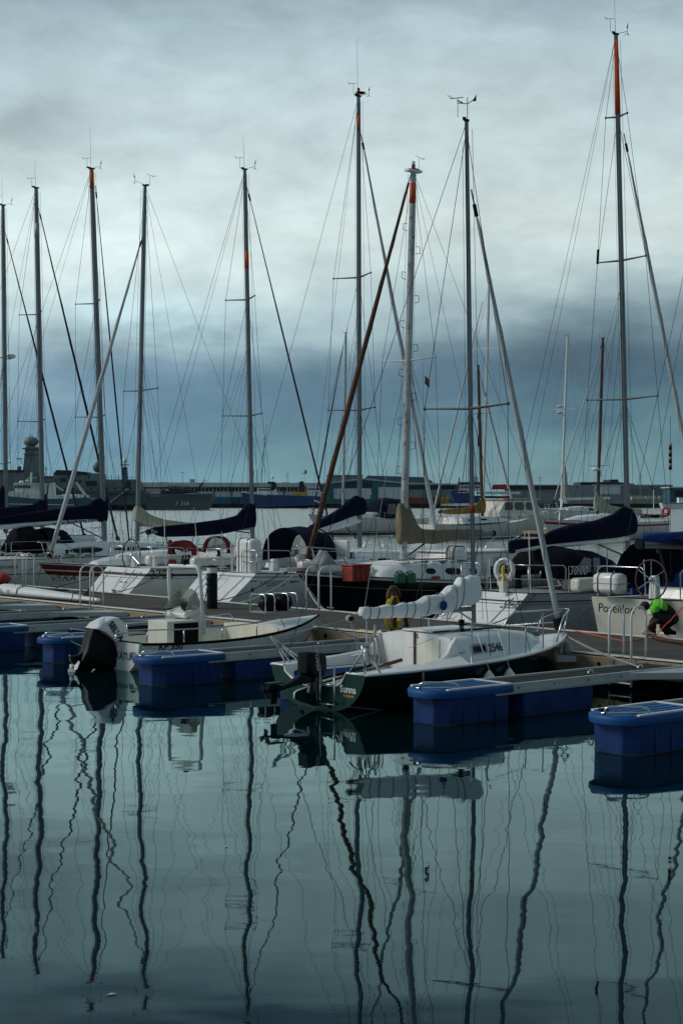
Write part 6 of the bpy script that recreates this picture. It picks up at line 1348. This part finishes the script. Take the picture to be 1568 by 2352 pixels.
f.slab([(277,1101),(280,1072),(287,1072),(290,1101)],'signal_mast','ship_grey_dark',2,3); f.rect(273,1066,292,1068,'yard_arm','ship_grey_dark',1.5,3); f.rect(274,1075,289,1076.5,'yard_arm','ship_grey_dark',1.5,3); f.tube([(283,1072),(283,1062)],1.2,'mast_top','ship_grey_dark',4); f.ball(283,1057,5,6,'radome','ship_white',4)
for x in (254,270): f.tube([(x,1101),(x,1090)],.8,'antenna','ship_grey_dark')
f.wins(136,154,1098,1107,1,'ship_black'); f.wins(170,188,1102,1109,2,'ship_black'); f.wins(250,310,1134,1137,1,'ship_black',.0); f.rect(288,1104,300,1122,'door','ship_black',.1,.3); f.rect(196,1104,222,1116,'recess','ship_black',.1,.3)
for i in range(8): f.slab([(256+i*5,1154-i*3.6),(260+i*5,1154-i*3.6),(260+i*5,1151-i*3.6),(256+i*5,1151-i*3.6)],'stair_step','ship_blue',1,-1.5)
f.tube([(254,1154),(296,1122)],.6,'stair_rail','alu_paint',-1.5)
for i in range(9): f.tube([(236+i*9,1101),(236+i*9,1096)],.35,'rail_post','ship_grey_dark')
f.tube([(236,1096),(310,1096)],.35,'deck_rail','ship_grey_dark')
for i in range(8): f.tube([(335+i*21,1134),(335+i*21,1129)],.3,'rail_post','ship_grey_dark',.3)
f.tube([(335,1129),(484,1128)],.3,'deck_rail','ship_grey_dark',.3)
fq = f
text('F 358', 9.5*f.d/FPX*1.25, lambda x, y: f.q(404,1160.5,-.08)+Vector((x,0,y)), 'white_ink', f.root, space=1.15)
f = Far('helicopter', 'dark grey helicopter parked on the stern deck of the warship', 'helicopter', 400, 488)
f.slab([(364,1128),(372,1121),(384,1119),(410,1121),(448,1127),(447,1131),(412,1134),(370,1136),(364,1133)], 'fuselage', 'ship_black', 2.2, 4, bevel=.3)
f.slab([(442,1131),(449,1130),(465,1107),(461,1107)], 'tail_fin', 'ship_black', .4, 5); f.tube([(452,1111),(466,1117)],.7,'tail_rotor','ship_black',4.6); f.tube([(400,1120),(400,1115)],1.2,'rotor_mast','ship_black',5)
f.tube([(368,1119),(400,1115),(432,1117)],.6,'rotor_blade','ship_black',5); f.tube([(386,1117),(412,1116)],.5,'rotor_blade','ship_black',6); f.tube([(378,1135),(378,1139)],1,'landing_wheel','ship_black',4.5); f.rect(376,1123,384,1127,'window','roof_grey',.1,3.9)
# trawler in front of the warship
f = Far('fishing_vessel', 'white and navy fishing vessel moored in front of the warship', 'fishing vessel', 110, 430)
f.slab([(-60,1136),(21,1140),(90,1146),(172,1145),(196,1142),(212,1146),(208,1180),(-50,1180)], 'hull', 'ship_teal', 8); f.slab([(-60,1155.5),(170,1159),(170,1160.5),(-60,1157)], 'white_stripe', 'ship_white', .1, -.08)
f.slab([(15,1138),(21,1128),(60,1130),(94,1137),(110,1139),(168,1140),(168,1146),(90,1147),(20,1141)], 'bulwark', 'ship_white', 7.6, .2)
f.slab([(36,1137),(29,1112),(34,1109),(96,1111),(96,1139)], 'wheelhouse', 'ship_white', 6, 1); f.wins(33,70,1115,1121,6); f.slab([(28,1112),(34,1108),(98,1110),(98,1113)],'roof','ship_white',6.6,.7)
f.slab([(107,1147),(110,1110),(121,1108),(122,1147)], 'funnel', 'ship_white', 3, 1.5); f.slab([(122,1139),(152,1134),(196,1138),(196,1146),(122,1146)], 'aft_house', 'ship_white', 6, 1)
f.slab([(170,1108),(174,1106),(197,1136),(197,1155),(193,1155),(192,1140)], 'stern_gantry', 'ship_white', .6, 1); f.tube([(122,1113),(142,1127)],1.6,'crane_arm','ship_white',2)
f.tube([(68,1110),(69,1085)],2.2,'mast','ship_white'); f.tube([(60,1098),(80,1097)],.8,'yard_arm','ship_white'); f.ball(46,1107,6,3.5,'radar_dome','ship_white'); f.ball(60,1104,5,3,'radar_dome','ship_white'); f.tube([(76,1110),(76,1060)],.5,'antenna','wire')
for x in (42,64,100,140): f.tube([(x,1137),(x,1142)],1.2,'bollard','ship_black',-.2)
r = Far('parked_car', 'small pale car parked on the quay behind the fishing vessel', 'car', 200, 500)
r.slab([(196,1159),(197,1154),(203,1152),(207,1148),(217,1149),(221,1154),(223,1159)], 'body', 'ship_white', 1.7, 0, bevel=.1); r.wins(205,216,1149.6,1152.6,2,'glass_dark',.1)
for x in (202,217): r.ball(x,1159,2,2,'wheel','ship_black',0)
# warehouses
f = Far('warehouse', 'long white and teal warehouse with pale roof behind the grey warship', 'warehouse', 530, 640)
f.rect(300,1119,745,1157.5,'wall','white_wall',40); f.slab([(298,1119),(748,1119),(744,1109),(302,1108)], 'roof', 'roof_grey', 44, -2); f.rect(298,1118.5,748,1120.5,'eave','ship_black',.6,-2.3)
f.rect(300,1141,745,1157.6,'base_band','teal_wall',.1,-.15); f.wins(395,735,1121.5,1129,40,'glass_dark',.3,dy=-.1)
for i in range(11): f.rect(330+i*40,1120,333+i*40,1157,'column','teal_wall',.3,-.35)
for x in (438,): f.rect(x-5,1100,x+5,1109,'chimney','wall_grey',4,5)
for x in (370,690,655): f.rect(x-8,1106.5,x+8,1109,'roof_light','roof_grey',4,4)
f = Far('warehouse', 'teal framed hall with low pitched roof right of the brown furled sail', 'warehouse', 840, 620)
f.slab([(737,1158),(737,1113),(833,1101),(930,1112),(1060,1114),(1060,1158)], 'wall', 'teal_wall', 40); f.slab([(733,1114),(833,1101),(934,1112),(1064,1114),(1064,1111),(934,1108.5),(833,1098),(733,1111)], 'roof', 'roof_grey', 42, -1)
f.rect(766,1122,853,1146,'wall_panel','white_wall',.1,-.12); f.rect(868,1119,928,1146,'wall_panel','white_wall',.1,-.12); f.wins(793,855,1107,1120,9,'glass_dark',.3); f.wins(936,1050,1116,1124,16,'glass_dark',.25); f.rect(936,1125,1052,1146,'wall_panel','wall_grey',.1,-.12); f.rect(850,1136,868,1150,'door','teal_wall',.1,-.3)
for x in (762,856,930,975,1010,1045): f.rect(x,1113,x+3,1158,'column','teal_wall',.4,-.5)
f = Far('storage_building', 'dark grey flat roofed block rising behind the teal framed hall', 'building', 790, 680); f.rect(752,1092,832,1157,'wall','wall_grey',30); f.rect(750,1091,834,1093,'parapet','ship_grey_dark',31,-.5)
f = Far('storage_building', 'blue roofed building behind the old white mast', 'building', 910, 680); f.rect(832,1104,990,1157,'wall','white_wall',30,1); f.slab([(832,1105),(844,1092),(978,1096),(996,1108)],'roof','roof_blue',32,0)
f = Far('shipping_container', 'bright blue shipping container with white company lettering on the quay', 'container', 645, 606)
f.rect(611,1141,682,1157.4,'body','container_blue',2.5); text('E', 9*f.d/FPX*1.35, lambda x, y: f.q(630,1153,-.06)+Vector((x,0,y)), 'white_ink', f.root, bold=.06, shear=.2); text('EIMSKIP', 6*f.d/FPX*1.35, lambda x, y: f.q(639,1152,-.06)+Vector((x*.9,0,y)), 'white_ink', f.root, bold=.03)
for i, (x0, x1, c_, lb) in enumerate(((684,712,'ship_teal','dark teal container to the right of the bright blue one'),(490,522,'container_blue','blue container beside the stern of the warship'),(529,552,'ship_teal','dark container left of the blue bow'),(936,978,'container_red','brick red container under the old white mast'),(985,1012,'container_red','second brick red container right of the thick furled sail'),(1014,1030,'rust','yellow container in front of the blue ship'))):
    g_ = Far('shipping_container', lb, 'container', (x0+x1)/2, 605+i*.6); g_.rect(x0,1142,x1,1157.3,'body',c_,2.5)
    for k in range(8): g_.rect(x0+(x1-x0)*(k+.4)/8,1143.5,x0+(x1-x0)*(k+.6)/8,1156.5,'corrugation',c_,.1,-.1)
# ships at the far quay
f = Far('trawler', 'blue and white trawler with rust yellow deckhouse at the far quay', 'fishing vessel', 640, 585)
f.slab([(553,1129),(574,1131),(612,1136),(735,1140),(735,1160),(560,1167),(556,1145)], 'hull', 'ship_blue', 9, 2); f.slab([(553,1128),(574,1130),(612,1135),(612,1138),(574,1134),(553,1131.5)],'bulwark','ship_white',9.4,1.8)
f.slab([(588,1137),(590,1120),(632,1122),(636,1138)], 'wheelhouse', 'ship_white', 6, 3); f.wins(592,628,1123,1127,8,'glass_dark',.3,dy=2.9); f.slab([(613,1106),(630,1106),(635,1114),(630,1125),(622,1125),(622,1112),(613,1110)], 'crane', 'ship_black', 1.5, 3)
f.ball(625,1096,3,4,'radome','ship_white',4); f.tube([(625,1100),(625,1107)],.8,'radome_post','ship_white',4); f.rect(671,1130,704,1144,'deckhouse','rust',5,2.5); f.slab([(684,1130),(687,1107),(692,1104),(698,1107),(700,1130)], 'gantry', 'ship_black', 1.5, 4); f.rect(704,1118,736,1144,'aft_house','ship_white',6,3); f.wins(706,734,1121,1125,6,'glass_dark',.3,dy=2.9)
f.tube([(698,1110),(698,1077)],1.2,'mast','ship_white',4); f.rect(691,1086,704,1088,'yard_arm','ship_white',.5,4); f.ball(701,1083,3,4,'radar','ship_grey',4); f.tube([(692,1088),(692,1076)],.5,'antenna','ship_white',4)
f = Far('coastal_ship', 'dark blue ship with high bow and white bridge behind the green sloop mast', 'ship', 1090, 560)
f.slab([(1034,1127),(1048,1125),(1082,1129),(1082,1138),(1175,1140),(1175,1167),(1052,1167),(1042,1150)], 'hull', 'ship_blue', 10); f.slab([(1050,1130),(1082,1131),(1082,1132.5),(1052,1132)],'white_line','ship_white',.1,-.08)
f.rect(1056,1112,1104,1127,'bridge','ship_white',8,1); f.rect(1054,1107,1106,1113,'upper_deck','ship_blue',8.4,.8); f.wins(1058,1102,1117,1121,8,'glass_dark',.35,dy=.9); f.rect(1084,1094,1100,1108,'funnel','ship_white',4,3); f.slab([(1052,1125),(1054,1096),(1056,1096),(1056,1125)],'derrick','red',1,1); f.tube([(1094,1094),(1094,1080)],1.2,'mast','ship_black',4)
f.slab([(1130,1124),(1134,1113),(1168,1112),(1172,1124)],'deck_gear','red',3,2); f.rect(1098,1129,1196,1135,'deckhouse','ship_white',6,1.5); f.rect(1150,1139,1170,1156,'red_hull_panel','red',.1,-.1); text('KAMA', 5.6*f.d/FPX*1.3, lambda x, y: f.q(1150,1134.4,1.4)+Vector((x,0,y)), 'yellow', f.root)
f = Far('coastal_ship', 'navy bowed ship lying left of the pale yellow sail cover', 'ship', 1330, 650); f.slab([(1290,1150),(1364,1141),(1352,1165),(1290,1165)],'hull','ship_blue',10); f.slab([(1290,1145),(1364,1139),(1364,1142),(1290,1151)],'bulwark','ship_white',10.4,-.2); f.slab([(1296,1157),(1340,1150),(1340,1151),(1296,1158.5)],'white_line','ship_white',.1,-.3)
f = Far('fishing_vessel', 'small white workboat at far right beyond the blue boom cover', 'fishing vessel', 1550, 520); f.slab([(1519,1155),(1640,1154),(1630,1169),(1524,1169)],'hull','ship_white',5); f.rect(1522,1155,1638,1157,'blue_rail','container_blue',5.2,-.1); f.rect(1560,1143,1590,1155,'wheelhouse','ship_white',3,1)
f = Far('floodlight_mast', 'white harbour lamp post with twin angled arms at right', 'lamp post', 1503, 420); f.tube([(1504,1180),(1504,1124)],1.1,'pole','ship_white'); f.tube([(1504,1124),(1492,1115)],1.1,'lamp_arm','ship_black'); f.tube([(1504,1124),(1516,1117)],1.1,'lamp_arm','ship_black')
f = Far('harbour_building', 'long dark harbour building with glazed upper floor at right', 'building', 1390, 640)
f.rect(1302,1114,1545,1158,'wall','wall_grey',25); f.slab([(1332,1115),(1334,1107),(1404,1107),(1404,1101),(1421,1101),(1421,1107),(1458,1111),(1458,1116)],'upper_floor','ship_black',20,1); f.rect(1340,1110,1400,1114,'window_band','glass_dark',.1,.8); f.rect(1364,1115,1424,1135,'pale_wall','white_wall',.1,-.15); f.rect(1360,1113,1540,1115,'roof_edge','roof_grey',26,-.5); f.rect(1440,1122,1545,1136,'pale_wall','ship_grey',.1,-.15)
f = Far('shed', 'low dark roofed shed behind the blue ship', 'building', 1230, 660); f.rect(1170,1120,1300,1158,'wall','wall_grey',20); f.rect(1165,1114,1306,1124,'roof','ship_black',22,-1); f.rect(1165,1113,1306,1115,'roof_edge','roof_grey',22,-1.2)
f = Far('kiosk', 'dark green flat roofed kiosk at the right edge of the far quay', 'building', 1570, 560); f.rect(1538,1121,1640,1158,'wall','ship_teal',12); f.rect(1534,1118,1644,1121,'roof','roof_grey',14,-1); f.wins(1545,1630,1128,1140,3,'glass_dark',.3)
f = Far('storage_tank', 'white horizontal tanks in a row on the far quay at right', 'tank', 1500, 575)
for x in (1450,1482,1514): m = MB(); m.tube([f.q(x,1144,1), f.q(x+27,1144,1)], .8, 10); m.build('tank', 'ship_white', f.root, smooth=True, autos=40)
f.rect(1446,1139,1544,1140.5,'pipe','yellow',.4,0) 
for i, (x, y0) in enumerate(((419,1085),(582,1080),(1391/1.0*0+1302,1087))):
    f = Far('street_lamp', ('tall street lamp above the roof behind the helicopter','street lamp left of the trawler crane','street lamp behind the white ketch mast')[i], 'street lamp', x, 615); f.tube([(x,1157),(x,y0)],.55,'pole','wall_grey',0,n=5); f.tube([(x-5,y0),(x+5,y0)],.6,'lamp_arm','wall_grey',0)

ws = bpy.data.objects['warship']; G = Far.__new__(Far); G.d = 486; G.o = P(200, HZ, 486); G.o.z = 0; G.root = ws
G.rect(84,1099,124,1120,'superstructure','ship_grey',8,1.5); G.rect(88,1093,112,1099,'upper_house','ship_grey_dark',6,2); G.tube([(100,1093),(100,1070)],.9,'mast_pole','ship_grey_dark',4); G.tube([(93,1077),(107,1077)],.6,'yard_arm','ship_grey_dark',4)
G.rect(236,1110,262,1112,'deck_edge','ship_grey_dark',.2,.2); G.rect(100,1127.5,330,1128.5,'deck_edge','ship_grey_dark',.3,-.2); G.rect(190,1118,316,1118.8,'deck_edge','ship_grey_dark',.2,.25)
for x in (128,146,166,180,206,222,244,262,280,298): G.rect(x,1121,x+4,1125,'porthole','ship_black',.1,.3 if x > 190 else .7)
for x, y0 in ((12,1062),(26,1066),(36,1060),(86,1076),(132,1070),(150,1073),(190,1075),(240,1088),(300,1092)): G.tube([(x,1085 if x < 90 else 1101),(x,y0)],.4,'antenna','ship_grey_dark',3,n=4)
f = Far('harbour_crane', 'tall slender lattice crane with lights rising behind the far warehouse', 'crane', 606, 640)
f.tube([(600,1120),(603,1060),(610,1000),(613,976)],[1.4,1.1,.8,.5],'tower','wall_grey',0); f.tube([(608,1120),(607,1050),(605,1006)],.5,'cable','wall_grey',0); f.ball(613,974,2.2,2.2,'light','ship_white',0); f.ball(605,1006,2.5,2.5,'light','ship_white',0); f.tube([(590,1130),(604,1060)],.6,'stay','wall_grey',0)
for i, (x, d_, h, lb) in enumerate(((470,625,1098,'slim grey mast left of the lattice crane behind the warehouse'),(660,590,1083,'thin white ship mast beside the rust yellow deckhouse'),(770,700,1086,'slim grey mast behind the flat roofed dark block'),(1215,640,1082,'thin mast above the shed behind the blue ship'),(1240,640,1092,'shorter thin mast above the dark roofed shed'),(1470,600,1088,'slim lamp mast over the long harbour building'))):
    f = Far('signal_mast', lb, 'mast', x, d_); f.tube([(x,1150),(x,h)],.6,'pole','wall_grey',0,n=5); f.tube([(x-5,h+6),(x+5,h+6)],.45,'cross_arm','wall_grey',0,n=4); f.tube([(x-3,h+12),(x+3,h+12)],.45,'cross_arm','wall_grey',0,n=4)
